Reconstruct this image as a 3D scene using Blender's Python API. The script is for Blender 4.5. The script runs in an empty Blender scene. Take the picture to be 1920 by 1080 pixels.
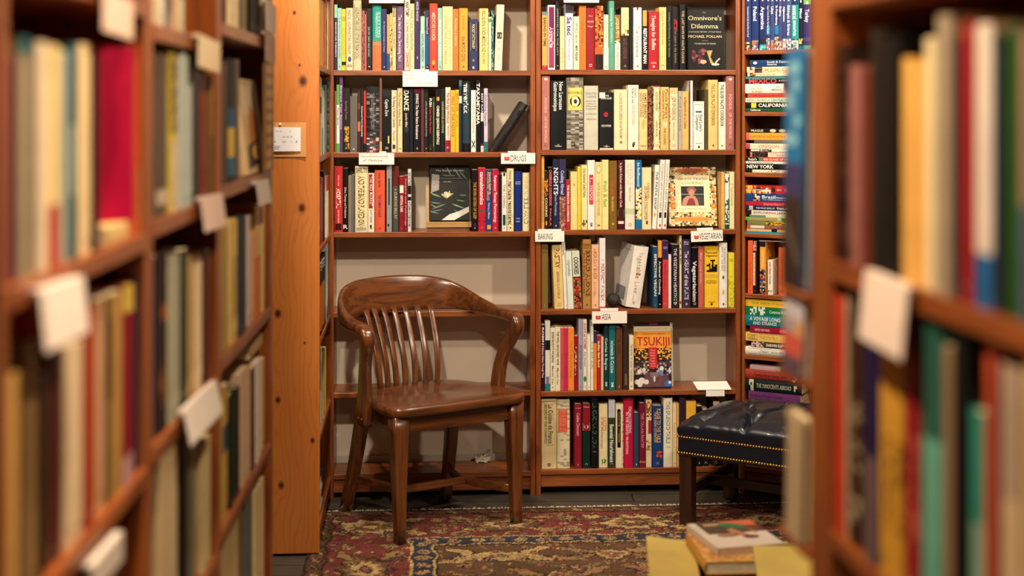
import bpy, math, random
import numpy as np
from mathutils import Vector, Matrix
R = math.radians
scene = bpy.context.scene

# ------------------------------------------------------------------ camera, world, lights, exposure
F = 2666.667            # focal length in pixels of the 1920 px wide frame (50 mm on 36 mm)
HORIZON = 207.0         # eye-level row of the shifted lens
CAMZ = 1.444
cam_data = bpy.data.cameras.new('camera')
cam = bpy.data.objects.new('camera', cam_data)
scene.collection.objects.link(cam)
cam.location = (0, 0, CAMZ)
cam.rotation_euler = (R(90), 0, 0)
cam_data.lens = 50
cam_data.sensor_width = 36
cam_data.shift_y = -(540 - HORIZON) / 1920
cam_data.clip_start = 0.05
cam_data.dof.use_dof = True
cam_data.dof.focus_distance = 5.25
cam_data.dof.aperture_fstop = 2.0
scene.camera = cam
scene.view_settings.view_transform = 'Standard'
scene.view_settings.look = 'None'
scene.view_settings.gamma = 1
scene.view_settings.use_curve_mapping = False
scene.view_settings.exposure = 0.05

world = bpy.data.worlds.new('world')
scene.world = world
world.use_nodes = True
bg = world.node_tree.nodes['Background']
bg.inputs[0].default_value = (1.0, 0.72, 0.48, 1)
bg.inputs[1].default_value = 0.03

def spot(name, loc, target, power, size=120, radius=0.05, col=(1, 0.84, 0.65), blend=0.6):
    l = bpy.data.lights.new(name, 'SPOT')
    l.energy = power; l.color = col; l.spot_size = R(size); l.spot_blend = blend; l.shadow_soft_size = radius
    o = bpy.data.objects.new(name, l)
    scene.collection.objects.link(o)
    o.location = loc
    o.rotation_euler = (Vector(target) - Vector(loc)).to_track_quat('-Z', 'Y').to_euler()
    return o
# ceiling track spots: a row close to the shelves, one mid aisle, one behind the viewer
spot('track_spot', (-0.50, 4.05, 2.52), (-0.45, 5.2, 0.9), 105)
spot('track_spot', (0.95, 4.35, 2.55), (0.8, 5.4, 0.9), 95)
spot('track_spot', (1.90, 3.05, 2.52), (0.6, 5.4, 0.8), 105, 56)
spot('track_spot', (-0.45, 2.25, 2.58), (0.25, 5.4, 1.05), 185, 52)
spot('track_spot', (0.30, 2.75, 2.58), (0.45, 3.75, 0.3), 45, 64)  # unseen extra spot, added to brighten the box pile and the near rug
spot('track_spot', (0.10, 1.10, 2.58), (0.5, 5.4, 1.0), 30, 50)
spot('track_spot', (0.22, 1.75, 2.58), (-0.65, 2.1, 1.4), 125, 88, col=(1, .78, .54))
spot('track_spot', (-0.25, 1.45, 2.58), (0.55, 1.6, 1.0), 190, 100, col=(1, .78, .54))

# ------------------------------------------------------------------ helpers
def lin(h):
    h = h.lstrip('#')
    if len(h) == 3: h = ''.join(c * 2 for c in h)
    out = []
    for i in (0, 2, 4):
        c = int(h[i:i + 2], 16) / 255
        out.append(c / 12.92 if c <= 0.04045 else ((c + 0.055) / 1.055) ** 2.4)
    return out

MATS = {}
def new_mat(name):
    m = bpy.data.materials.new(name)
    m.use_nodes = True
    nt = m.node_tree
    return m, nt, nt.nodes, nt.links, nt.nodes['Principled BSDF']

def paint(h, rough=0.5, var=0.14, scale=25, spec=0.4, gain=1.0, coat=0.0, metal=0.0, bump=0.0):
    key = (h, rough, var, scale, spec, gain, coat, metal, bump)
    if key in MATS: return MATS[key]
    m, nt, N, L, P = new_mat('paint_' + h)
    c = [min(0.92, x * gain) for x in lin(h)]
    P.inputs['Roughness'].default_value = rough
    P.inputs['Specular IOR Level'].default_value = spec
    P.inputs['Coat Weight'].default_value = coat
    P.inputs['Metallic'].default_value = metal
    if var > 0:
        tc = N.new('ShaderNodeTexCoord'); nz = N.new('ShaderNodeTexNoise')
        nz.inputs['Scale'].default_value = scale; nz.inputs['Detail'].default_value = 5
        L.new(tc.outputs['Object'], nz.inputs['Vector'])
        cr = N.new('ShaderNodeValToRGB')
        cr.color_ramp.elements[0].position = 0.3; cr.color_ramp.elements[1].position = 0.7
        cr.color_ramp.elements[0].color = (*[x * (1 - var) for x in c], 1)
        cr.color_ramp.elements[1].color = (*[min(1, x * (1 + var * 0.5)) for x in c], 1)
        L.new(nz.outputs['Fac'], cr.inputs[0]); L.new(cr.outputs[0], P.inputs['Base Color'])
        if bump:
            b = N.new('ShaderNodeBump'); b.inputs['Strength'].default_value = bump; b.inputs['Distance'].default_value = 0.004
            L.new(nz.outputs['Fac'], b.inputs['Height']); L.new(b.outputs[0], P.inputs['Normal'])
    else:
        P.inputs['Base Color'].default_value = (*c, 1)
    MATS[key] = m
    return m

def ink(h): return paint(h, 0.55, 0.0, spec=0.2, gain=0.9)
def cover(h, rough):
    # printed cover stock: deep inks, slightly cream whites
    L_ = sum(x * y for x, y in zip(lin(h), (.2126, .7152, .0722)))
    return paint(h, rough, 0.12, 30, 0.22, round(0.58 + 0.34 * min(1, L_ / 0.4), 2))

def wood(name, dark, light, axis='z', rough=0.38, scale=5.0, coat=0.25, bump=0.08, stretch=14):
    key = ('wood', name, axis)
    if key in MATS: return MATS[key]
    m, nt, N, L, P = new_mat(name + '_' + axis)
    tc = N.new('ShaderNodeTexCoord'); mp = N.new('ShaderNodeMapping')
    sc = [stretch] * 3; sc['xyz'.index(axis)] = 1.0
    mp.inputs['Scale'].default_value = sc
    L.new(tc.outputs['Object'], mp.inputs['Vector'])
    oi = N.new('ShaderNodeObjectInfo'); ad = N.new('ShaderNodeVectorMath'); ad.operation = 'ADD'
    ml = N.new('ShaderNodeMath'); ml.operation = 'MULTIPLY'; ml.inputs[1].default_value = 37
    L.new(oi.outputs['Random'], ml.inputs[0]); L.new(mp.outputs[0], ad.inputs[0]); L.new(ml.outputs[0], ad.inputs[1])
    nz = N.new('ShaderNodeTexNoise'); nz.inputs['Scale'].default_value = scale; nz.inputs['Detail'].default_value = 8
    nz.inputs['Roughness'].default_value = 0.62; nz.inputs['Distortion'].default_value = 0.6
    L.new(ad.outputs[0], nz.inputs['Vector'])
    n2 = N.new('ShaderNodeTexNoise'); n2.inputs['Scale'].default_value = 3.0; n2.inputs['Detail'].default_value = 3
    L.new(tc.outputs['Object'], n2.inputs['Vector'])
    cr = N.new('ShaderNodeValToRGB')
    cr.color_ramp.elements[0].position = 0.30; cr.color_ramp.elements[1].position = 0.72
    cr.color_ramp.elements[0].color = (*lin(dark), 1); cr.color_ramp.elements[1].color = (*lin(light), 1)
    L.new(nz.outputs['Fac'], cr.inputs[0])
    mx = N.new('ShaderNodeMixRGB'); mx.blend_type = 'MULTIPLY'; mx.inputs[0].default_value = 0.35
    L.new(cr.outputs[0], mx.inputs[1]); L.new(n2.outputs['Fac'], mx.inputs[2]); L.new(mx.outputs[0], P.inputs['Base Color'])
    b = N.new('ShaderNodeBump'); b.inputs['Strength'].default_value = bump; b.inputs['Distance'].default_value = 0.002
    L.new(nz.outputs['Fac'], b.inputs['Height']); L.new(b.outputs[0], P.inputs['Normal'])
    P.inputs['Roughness'].default_value = rough; P.inputs['Coat Weight'].default_value = coat
    P.inputs['Coat Roughness'].default_value = 0.25
    MATS[key] = m
    return m
def shelf_wood(axis): return wood('cherry_wood', '74320f', 'b8662a', axis)
def old_wood(axis): return wood('old_cherry_wood', '703314', 'b0602a', axis)

class MB:
    """collects polygons in local space and links them as one mesh object"""
    def __init__(s): s.v = []; s.f = []; s.m = []; s.mats = []; s.sm = []
    def mi(s, mat):
        if mat not in s.mats: s.mats.append(mat)
        return s.mats.index(mat)
    def add(s, verts, faces, mat, smooth=False):
        o = len(s.v); s.v += [tuple(p) for p in verts]; i = s.mi(mat)
        for f in faces: s.f.append([o + k for k in f]); s.m.append(i); s.sm.append(smooth)
    def poly(s, pts, mat): s.add(pts, [list(range(len(pts)))], mat)
    def box(s, x0, x1, y0, y1, z0, z1, mat):
        s.add([(x0, y0, z0), (x1, y0, z0), (x1, y1, z0), (x0, y1, z0), (x0, y0, z1), (x1, y0, z1), (x1, y1, z1), (x0, y1, z1)],
              [(0, 3, 2, 1), (4, 5, 6, 7), (0, 1, 5, 4), (1, 2, 6, 5), (2, 3, 7, 6), (3, 0, 4, 7)], mat)
    def hexa(s, p, mat): s.add(p, [(0, 3, 2, 1), (4, 5, 6, 7), (0, 1, 5, 4), (1, 2, 6, 5), (2, 3, 7, 6), (3, 0, 4, 7)], mat)
    def sweep(s, st, mat, n=16, ex=4.0, smooth=True):
        """st: list of (centre, axisA, axisB, a, b): superellipse sections joined end to end, capped"""
        ring = []
        for k in range(n):
            t = 2 * math.pi * (k + 0.5) / n
            c, d = math.cos(t), math.sin(t)
            ring.append((math.copysign(abs(c) ** (2 / ex), c), math.copysign(abs(d) ** (2 / ex), d)))
        vs = []
        for ce, A, B, a, b in st:
            ce = Vector(ce); A = Vector(A).normalized(); B = Vector(B).normalized()
            for p, q in ring: vs.append(ce + A * (a * p) + B * (b * q))
        fs = []
        for i in range(len(st) - 1):
            for k in range(n):
                k2 = (k + 1) % n
                fs.append((i * n + k, i * n + k2, (i + 1) * n + k2, (i + 1) * n + k))
        fs.append(tuple(range(n - 1, -1, -1))); fs.append(tuple((len(st) - 1) * n + k for k in range(n)))
        s.add(vs, fs, mat, smooth)
    def tube(s, pts, r, mat, n=8):
        st = []
        for i, p in enumerate(pts):
            a = Vector(pts[max(0, i - 1)]); b = Vector(pts[min(len(pts) - 1, i + 1)])
            t = (b - a).normalized(); u = t.orthogonal().normalized() if i == 0 else (u - t * u.dot(t)).normalized()
            st.append((p, u, t.cross(u), r, r))
        s.sweep(st, mat, n, 2.0)
    def build(s, name, parent=None, mw=None, bevel=0.0, seg=2, recalc=False):
        me = bpy.data.meshes.new(name)
        me.from_pydata(s.v, [], s.f)
        for m in s.mats: me.materials.append(m)
        me.polygons.foreach_set('material_index', s.m)
        me.polygons.foreach_set('use_smooth', s.sm)
        if recalc:
            import bmesh
            bm = bmesh.new(); bm.from_mesh(me); bmesh.ops.recalc_face_normals(bm, faces=bm.faces); bm.to_mesh(me); bm.free()
        me.update()
        o = bpy.data.objects.new(name, me)
        scene.collection.objects.link(o)
        if parent is not None: o.parent = parent
        if mw is not None: o.matrix_basis = mw
        if bevel:
            b = o.modifiers.new('bevel', 'BEVEL'); b.width = bevel; b.segments = seg; b.limit_method = 'ANGLE'
            b.angle_limit = R(50)
        return o

def empty(name, mw):
    o = bpy.data.objects.new(name, None)
    o.empty_display_size = 0.05
    scene.collection.objects.link(o); o.matrix_basis = mw
    return o

LABELS = {}
def tag(o, label, cat, group=None):
    w = label.replace('/', ' ').split()
    label = ' '.join(w[:16])
    k = label.lower()
    if k in LABELS: print('DUPLICATE LABEL', label)
    LABELS[k] = 1
    o['label'] = label; o['category'] = cat
    if group: o['group'] = group
    return o
def struct(o): o['kind'] = 'structure'; return o

class Frame:
    """a vertical plane standing in the shop: u along its front, v into its depth, z up"""
    def __init__(s, x, y, ang):
        s.o = Vector((x, y)); s.a = ang; s.u = Vector((math.cos(ang), math.sin(ang))); s.n = Vector((-math.sin(ang), math.cos(ang)))
    def hit(s, px, py, v=0.0):
        d = Vector(((px - 960) / F, 1.0))
        t = (v + s.o.dot(s.n)) / d.dot(s.n)
        return (d * t - s.o).dot(s.u), CAMZ + (HORIZON - py) / F * t
    def U(s, px, v=0.0): return s.hit(px, 0, v)[0]
    def Z(s, px, py, v=0.0): return s.hit(px, py, v)[1]
    def mw(s, u=0, v=0, z=0): 
        p = s.o + s.u * u + s.n * v
        return Matrix.Translation((p.x, p.y, z)) @ Matrix.Rotation(s.a, 4, 'Z')

AX = math.atan(0.0675)
B = Frame((1004 - 960) / F * 5.333, 5.333, AX)                         # the two bookcases on the back wall
LF = Frame((285 - 960) / F * 2.0, 2.0, R(90) + math.atan(0.041))       # long bookcase of the near aisle, facing +X
RF = Frame((1520 - 960) / F * 1.86, 1.86, R(-90) + math.atan(0.086))   # bookcase across the aisle, facing -X
SF = Frame((597 - 960) / F * 4.61, 4.61, R(90) + math.atan(0.0675))    # bookcase behind the pine end panel
TF = Frame((1391 - 960) / F * 5.37, 5.37, -math.atan(0.55))            # travel bookcase in the corner

# ------------------------------------------------------------------ lettering
TXT = {}
def text_geo(body, bold=0.0):
    k = (body, bold)
    if k not in TXT:
        cu = bpy.data.curves.new('lettering', 'FONT'); cu.body = body; cu.size = 1; cu.resolution_u = 2; cu.offset = bold
        ob = bpy.data.objects.new('lettering', cu)
        me = ob.to_mesh()
        vs = [(v.co.x, v.co.y) for v in me.vertices]; fs = [tuple(p.vertices) for p in me.polygons]
        ob.to_mesh_clear(); bpy.data.objects.remove(ob); bpy.data.curves.remove(cu)
        x0 = min((v[0] for v in vs), default=0); x1 = max((v[0] for v in vs), default=1)
        TXT[k] = ([(a - x0, b) for a, b in vs], fs, max(0.01, x1 - x0))
    return TXT[k]

class Deco:
    """marks on one face of a book or card: (a across, b up) in metres -> 3D through fn(a, b, off)"""
    def __init__(s, mb, fn, w, h): s.mb = mb; s.fn = fn; s.w = w; s.h = h; s.k = 0
    def off(s): s.k += 1; return 0.00025 + 0.00003 * min(s.k, 90)
    def rect(s, a0, a1, b0, b1, mat, n=1):
        o = s.off(); vs = []
        for i in range(n + 1):
            a = a0 + (a1 - a0) * i / n
            vs += [s.fn(a, b0, o), s.fn(a, b1, o)]
        s.mb.add(vs, [(2 * i, 2 * i + 2, 2 * i + 3, 2 * i + 1) for i in range(n)], mat)
    def pts(s, pl, mat):
        o = s.off(); s.mb.poly([s.fn(a, b, o) for a, b in pl], mat)
    def ell(s, ca, cb, ra, rb, mat, n=18):
        s.pts([(ca + ra * math.cos(2 * math.pi * i / n), cb + rb * math.sin(2 * math.pi * i / n)) for i in range(n)], mat)
    def frame(s, a0, a1, b0, b1, t, mat):
        s.rect(a0, a1, b0, b0 + t, mat); s.rect(a0, a1, b1 - t, b1, mat); s.rect(a0, a0 + t, b0, b1, mat); s.rect(a1 - t, a1, b0, b1, mat)
    def mosaic(s, a0, a1, b0, b1, na, nb, mats, rnd):
        o = s.off()
        for i in range(na):
            for j in range(nb):
                A0 = a0 + (a1 - a0) * i / na; A1 = a0 + (a1 - a0) * (i + 1) / na
                B0 = b0 + (b1 - b0) * j / nb; B1 = b0 + (b1 - b0) * (j + 1) / nb
                s.mb.poly([s.fn(A0, B0, o), s.fn(A1, B0, o), s.fn(A1, B1, o), s.fn(A0, B1, o)], rnd.choice(mats))
    def text(s, body, a, b, width, cap, mat, bold=0.0, centre=True, shear=0.0):
        vs, fs, tw = text_geo(body, bold)
        sx = width / tw; sy = cap / 0.70; o = s.off(); a0 = a - width / 2 if centre else a
        s.mb.add([s.fn(a0 + (x + shear * y) * sx, b + y * sy, o) for x, y in vs], fs, mat)
    def text_down(s, body, ca, btop, length, cap, mat, bold=0.0):
        vs, fs, tw = text_geo(body, bold)
        sx = length / tw; sy = cap / 0.70; o = s.off()
        s.mb.add([s.fn(ca + (y - 0.35) * sy, btop - x * sx, o) for x, y in vs], fs, mat)

PAGES = lambda h='e6d3ab': paint(h, 0.8, 0.18, 60, 0.2)
def book(name, w, h, d, col, hard, mw, rnd, page='e6d3ab'):
    """standing book: spine at y=0 facing -y, thickness w along x, height h. returns (object builder state)"""
    mb = MB(); cm = cover(col, 0.42 if not hard else 0.5)
    tb = min(0.0024 if hard else 0.0006, w * 0.18); bul = min(0.0035, 0.12 * w) if hard else min(0.0006, 0.03 * w)
    r = min(0.003 if hard else 0.0008, w * 0.2)
    prof = [(0, d)]
    prof.append((0, r))
    n = 8
    sp = []
    for i in range(n + 1):
        x = r * 0.35 + (w - 0.7 * r) * i / n; q = 2 * i / n - 1
        sp.append((x, -bul * (1 - q * q) + 0.0))
    prof += sp; prof += [(w, r), (w, d)]
    inn = [(tb, d), (tb, r + tb)] + [(min(max(x, tb), w - tb), y + tb) for x, y in sp] + [(w - tb, r + tb), (w - tb, d)]
    k = len(prof)
    vs = [(x, y, 0) for x, y in prof] + [(x, y, h) for x, y in prof] + [(x, y, 0) for x, y in inn] + [(x, y, h) for x, y in inn]
    fs = []
    for i in range(k - 1):
        fs.append((i, i + 1, k + i + 1, k + i))
        fs.append((2 * k + i + 1, 2 * k + i, 3 * k + i, 3 * k + i + 1))
        fs.append((k + i, k + i + 1, 3 * k + i + 1, 3 * k + i))
        fs.append((i + 1, i, 2 * k + i, 2 * k + i + 1))
    fs.append((0, k, 3 * k, 2 * k)); fs.append((k - 1, 3 * k - 1, 4 * k - 1, 2 * k - 1)[::-1])
    mb.add(vs, fs, cm)
    def spine(a, b, o):
        q = 2 * (a - r * 0.35) / max(1e-6, (w - 0.7 * r)) - 1
        return (a, -bul * max(0, 1 - q * q) - o, b)
    def front(a, b, o): return (w + o, a, b)
    def finish(pn='page_block'):
        ob = mb.build(name, None, mw)
        g = 0.003 if hard else 0.0004
        pb = MB(); pb.box(tb, w - tb, min(tb + 0.0015, d / 2), d - (0.004 if hard else 0.0006), g, h - g, PAGES(page))
        pb.build(pn, ob)
        return ob
    return mb, Deco(mb, spine, w, h), Deco(mb, front, d, h), finish, bul

def lum(h): r, g, b = lin(h); return 0.2126 * r + 0.7152 * g + 0.0722 * b
def num(t):
    a, b = t.split('-'); return float(a), float(b)

def decorate_spine(dc, w, h, col, bands, texts, key, rnd, mark=True):
    for bd in [x for x in bands.split(';') if x]:
        p = bd.split(':'); a, b = num(p[0]); x0, x1 = num(p[2]) if len(p) > 2 else (0.03, 0.97)
        if p[1].startswith('*'):
            ms = [cover(c, 0.45) for c in p[1][1:].split(',')]
            dc.mosaic(w * x0, w * x1, h * (1 - b), h * (1 - a), 4, max(3, int((b - a) * h / 0.006)), ms, rnd)
        elif p[1].startswith('o'):
            dc.ell(w * (x0 + x1) / 2, h * (1 - (a + b) / 2), w * (x1 - x0) / 2, h * (b - a) / 2, cover(p[1][1:], 0.45))
        elif p[1].startswith('f'):
            dc.frame(w * x0, w * x1, h * (1 - b), h * (1 - a), min(0.0012, w * 0.06), cover(p[1][1:], 0.45))
        else:
            dc.rect(w * x0, w * x1, h * (1 - b), h * (1 - a), cover(p[1], 0.45), 6)
    auto = '1a1512' if lum(col) > 0.18 else 'f0e6d2'
    if not texts and key: texts = key + '@.12-.8'
    for tx in [x for x in texts.split(';') if x]:
        body, r_ = tx.rsplit('@', 1)
        p = r_.split(':'); a, b = num(p[0]); c = p[1] if len(p) > 1 and p[1] else auto
        hf = float(p[2]) if len(p) > 2 and p[2] else 0.5; xo = float(p[3]) if len(p) > 3 and p[3] else 0.0
        if body.startswith('='):
            dc.text(body[1:], w * (0.5 + xo), h * (1 - b), w * 0.84 * min(1, hf / 0.5), h * (b - a) * 0.9, ink(c), 0.01)
        else:
            L = h * (b - a); cap = min(w * hf, 2.6 * L / max(1, len(body)))
            dc.text_down(body, w * (0.5 + xo), h * (1 - a), L, cap, ink(c), 0.024 if hf >= 0.45 else 0.012)
    k = rnd.random()
    if mark and w > 0.012 and k < 0.6:               # publisher's small device at the foot of the spine
        q = min(w * 0.15, 0.005); c = ink(('6a5a48', 'a08a68', '3a3028')[int(k * 30) % 3] if lum(col) > 0.18 else ('b0a48c', '8a8274', 'd8ccb4')[int(k * 30) % 3])
        if k < 0.2: dc.ell(w / 2, h * 0.055, q * .8, q, c, 10)
        elif k < 0.35: dc.pts([(w / 2 - q, h * .045), (w / 2 + q, h * .045), (w / 2, h * .045 + q * 2)], c)
        elif k < 0.5: dc.rect(w / 2 - q * 1.3, w / 2 + q * 1.3, h * .05, h * .05 + q * .7, c); dc.rect(w / 2 - q, w / 2 + q, h * .05 + q, h * .05 + q * 1.6, c)
        else: dc.frame(w / 2 - q, w / 2 + q, h * .045, h * .045 + q * 2.2, q * .35, c)

BAYS = []
def bay_for(fr, z, u):
    """inner limits of the bay whose shelf top is z: left, right, clear height"""
    for f, a, b, bd, th in sorted(BAYS, key=lambda q: abs((q[1] + q[2]) / 2 - u)):
        if f is fr and min(abs(q - z) for q in bd) < 1e-4:
            up = min([q for q in bd if q > z + .01], default=z + .35)
            return a, b, up - th - z
    return -9, 9, 9
def words16(parts):
    return ' '.join(' '.join(parts).split()[:16])
def label_for(desc, noun, key, place, prev):
    if key:
        k = key.split()
        while len(k) + len((desc + ' ' + noun + ' lettered ' + place).split()) > 16: k.pop()
        return f"{desc} {noun} lettered {' '.join(k)} {place}"
    s = f"{desc} {noun} {prev} {place}" if prev else f"{desc} {noun} first {place}"
    return s

def vertical_row(fr, sc, ox, oy, z, place, group, spec, kind='book', depth=0.155, v0=0.006, seed=1, jitter=0.012, split=0):
    """a shelf of standing books: x0 x1 ytop colour p|h, description, spine words, bands, lettering, options"""
    rnd = random.Random(seed); prev_u1 = -9; prev = ''
    rows = []
    for ln in spec.strip().splitlines():
        p = (ln.strip() + '|||||').split('|')
        x0, x1, yt, col, hk = p[0].split()
        rows.append([float(x0), float(x1), float(yt), col, hk, p[1].strip(), p[2].strip(), p[3].strip(), p[4].strip(), p[5].strip()])
    geo = []
    for r in rows:
        v = v0 + rnd.random() * jitter
        px0, px1 = ox + r[0] / sc, ox + r[1] / sc
        u0, u1 = fr.U(px0, v), fr.U(px1, v)
        zt = fr.Z((px0 + px1) / 2, oy + r[2] / sc, v)
        lo, hi, clear = bay_for(fr, z, (u0 + u1) / 2)
        a, b = max(min(u0, u1), lo + .0015), min(max(u0, u1), hi - .0015)
        if b - a < .004: b = a + .004 if a < (lo + hi) / 2 else b; a = b - .004
        geo.append([a, b, min(zt - z, clear - .004), v])
    order = sorted(range(len(geo)), key=lambda i: geo[i][0])
    for a, b in zip(order, order[1:]):
        if geo[a][1] > geo[b][0] - 0.0004:
            m = (geo[a][1] + geo[b][0]) / 2; geo[a][1] = m - 0.0002; geo[b][0] = m + 0.0002
            if geo[b][1] - geo[b][0] < 0.004: geo[b][1] = geo[b][0] + 0.004
    if split:                                        # a broad block of one colour is several like volumes side by side
        rows2, geo2 = [], []
        for r, (a, b, h, v) in zip(rows, geo):
            n = max(1, round((b - a) / split)) if b - a > split * 1.5 else 1
            for k in range(n):
                rows2.append(r); geo2.append([a + (b - a) * k / n + .0003 * (k > 0), a + (b - a) * (k + 1) / n, h - (rnd.random() * .005 if k else 0), v + rnd.random() * .003 * (k > 0)])
        rows, geo = rows2, geo2
    out = []; last = None
    for r, (u0, u1, h, v) in zip(rows, geo):
        x0, x1, yt, col, hk, desc, key, bands, texts, opts = r
        w = u1 - u0; d = depth - rnd.random() * 0.03 - v * 0.5
        if w > 0.03 or hk == 'h': noun = 'hardcover'
        else: noun = 'paperback'
        name = {'book': noun + '_book', 'cookbook': 'cookbook', 'guide': 'travel_guide'}[kind]
        tilt = 0.0
        for o in opts.split():
            if o[0] == 't': tilt = float(o[1:])
        M = fr.mw(u0, v, z + 0.0006)
        if tilt > 0: M = fr.mw(u1, v, z + 0.0006) @ Matrix.Rotation(R(tilt), 4, 'Y') @ Matrix.Translation((-w, 0, 0))
        elif tilt < 0: M = M @ Matrix.Rotation(R(tilt), 4, 'Y')
        mb, sp, fc, fin, bul = book(name, w, h, d, col, hk == 'h', M, rnd)
        decorate_spine(sp, w, h, col, bands, texts, key, rnd)
        ob = fin()
        if r is last:
            ob['label'] = lab; ob['category'] = 'book'; ob['group'] = group; out.append(ob); continue
        lab = label_for(desc, noun, key, place, prev); last = r
        if lab.lower() in LABELS: lab = label_for(desc, noun, '', place, prev)
        tag(ob, lab, 'book', group)
        out.append(ob)
        short = ' '.join(key.split()[:2]).upper() if key else ' '.join(desc.split()[:3])
        prev = 'beside ' + short
    return out

def lying(fr, u0, u1, z0, z1, v, d, col, hard, M_extra=None, name='travel_guide', rnd=random, page='e6d3ab'):
    """book lying flat, spine to the front, lettering upright: returns decorating tools"""
    h = u1 - u0; w = z1 - z0
    M = fr.mw(u1, v, z0)
    if M_extra is not None: M = M @ M_extra
    M = M @ Matrix(((0, 0, -1, 0), (0, 1, 0, 0), (1, 0, 0, 0), (0, 0, 0, 1)))
    return (w, h) + book(name, w, h, d, col, hard, M, rnd, page)
# ------------------------------------------------------------------ room shell
def plaster(name, c, rough=0.85):
    m, nt, N, L, P = new_mat(name)
    tc = N.new('ShaderNodeTexCoord'); nz = N.new('ShaderNodeTexNoise'); nz.inputs['Scale'].default_value = 3; nz.inputs['Detail'].default_value = 6
    n2 = N.new('ShaderNodeTexNoise'); n2.inputs['Scale'].default_value = 140; n2.inputs['Detail'].default_value = 3
    L.new(tc.outputs['Object'], nz.inputs['Vector']); L.new(tc.outputs['Object'], n2.inputs['Vector'])
    cr = N.new('ShaderNodeValToRGB'); cr.color_ramp.elements[0].position = 0.3; cr.color_ramp.elements[1].position = 0.75
    cc = lin(c); cr.color_ramp.elements[0].color = (*[x * 0.9 for x in cc], 1); cr.color_ramp.elements[1].color = (*cc, 1)
    L.new(nz.outputs['Fac'], cr.inputs[0]); L.new(cr.outputs[0], P.inputs['Base Color'])
    b = N.new('ShaderNodeBump'); b.inputs['Strength'].default_value = 0.25; b.inputs['Distance'].default_value = 0.003
    L.new(n2.outputs['Fac'], b.inputs['Height']); L.new(b.outputs[0], P.inputs['Normal'])
    P.inputs['Roughness'].default_value = rough
    return m
WALLM = plaster('wall_plaster', 'e2d4be')
CEILM = plaster('ceiling_plaster', 'cfc4b2')
mb = MB(); mb.box(-1.75, 2.5, 0.192, 0.30, 0, 2.7, WALLM); struct(mb.build('wall_back', None, B.mw()))
mb = MB(); mb.box(-1.6, -1.5, -0.6, 5.5, 0, 2.7, WALLM); struct(mb.build('wall_left'))
mb = MB(); mb.box(2.40, 2.50, -0.6, 5.62, 0, 2.7, WALLM); struct(mb.build('wall_right'))
mb = MB(); mb.box(-1.6, 2.5, -0.6, 5.8, 2.7, 2.8, CEILM); struct(mb.build('ceiling'))
mb = MB(); mb.box(-1.30, 1.4, 0.178, 0.191, 0.0, 0.115, paint('cfc4b4', 0.6, 0.1))
struct(mb.build('baseboard_back', None, B.mw()))

def floor_mat():
    m, nt, N, L, P = new_mat('old_floor_boards')
    tc = N.new('ShaderNodeTexCoord')
    br = N.new('ShaderNodeTexBrick'); br.inputs['Scale'].default_value = 1.0
    br.inputs['Brick Width'].default_value = 0.9; br.inputs['Row Height'].default_value = 0.105; br.inputs['Mortar Size'].default_value = 0.003
    br.inputs['Color1'].default_value = (*lin('4b463c'), 1); br.inputs['Color2'].default_value = (*lin('5a5346'), 1); br.inputs['Mortar'].default_value = (*lin('1b1712'), 1)
    L.new(tc.outputs['Object'], br.inputs['Vector'])
    nz = N.new('ShaderNodeTexNoise'); nz.inputs['Scale'].default_value = 9; nz.inputs['Detail'].default_value = 8
    L.new(tc.outputs['Object'], nz.inputs['Vector'])
    mx = N.new('ShaderNodeMixRGB'); mx.blend_type = 'MULTIPLY'; mx.inputs[0].default_value = 0.7
    L.new(br.outputs[0], mx.inputs[1]); L.new(nz.outputs['Fac'], mx.inputs[2]); L.new(mx.outputs[0], P.inputs['Base Color'])
    P.inputs['Roughness'].default_value = 0.55
    return m
mb = MB(); mb.box(-1.6, 2.5, -0.6, 5.8, -0.1, 0.0, floor_mat()); struct(mb.build('floor'))

# ------------------------------------------------------------------ bookcases
GRP = 'wooden bookcases of the shop'
def bookcase(fr, name, label, uL, uR, tL, tR, depth, boards, top, wood_fn=shelf_wood, th=0.019, rail=None, back=None, foot=0.0, mats=None):
    """uL..uR outer width; tL/tR panel thickness; boards: heights of the shelf tops"""
    root = empty(name, fr.mw((uL + uR) / 2, 0, 0)); uc = (uL + uR) / 2
    BAYS.append((fr, uL + tL, uR - tR, list(boards), th))
    wz, wx = wood_fn('z'), wood_fn('x')
    mb = MB(); mb.box(uL - uc, uL - uc + tL, 0, depth, foot, top, wz); mb.build('side_panel', root, None, 0.0012)
    mb = MB(); mb.box(uR - uc - tR, uR - uc, 0, depth, foot, top, wz); mb.build('side_panel', root, None, 0.0012)
    for z in boards:
        mb = MB(); mb.box(uL - uc + tL - 0.0005, uR - uc - tR + 0.0005, -0.002, depth, z - th, z, wx); mb.build('shelf', root, None, 0.0015)
    if rail:
        mb = MB(); mb.box(uL - uc + tL, uR - uc - tR, 0.006, 0.026, rail[0], rail[1], wx); mb.build('base_rail', root, None, 0.0015)
    mb = MB(); mb.box(uL - uc, uR - uc, 0.0, depth, top, top + 0.02, wx); mb.build('top_board', root, None, 0.001)
    if back:
        mb = MB(); mb.box(uL - uc + tL, uR - uc - tR, depth - 0.008, depth, 0.03, top, back); mb.build('back_panel', root)
    return tag(root, label, 'bookcase', GRP)

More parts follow.
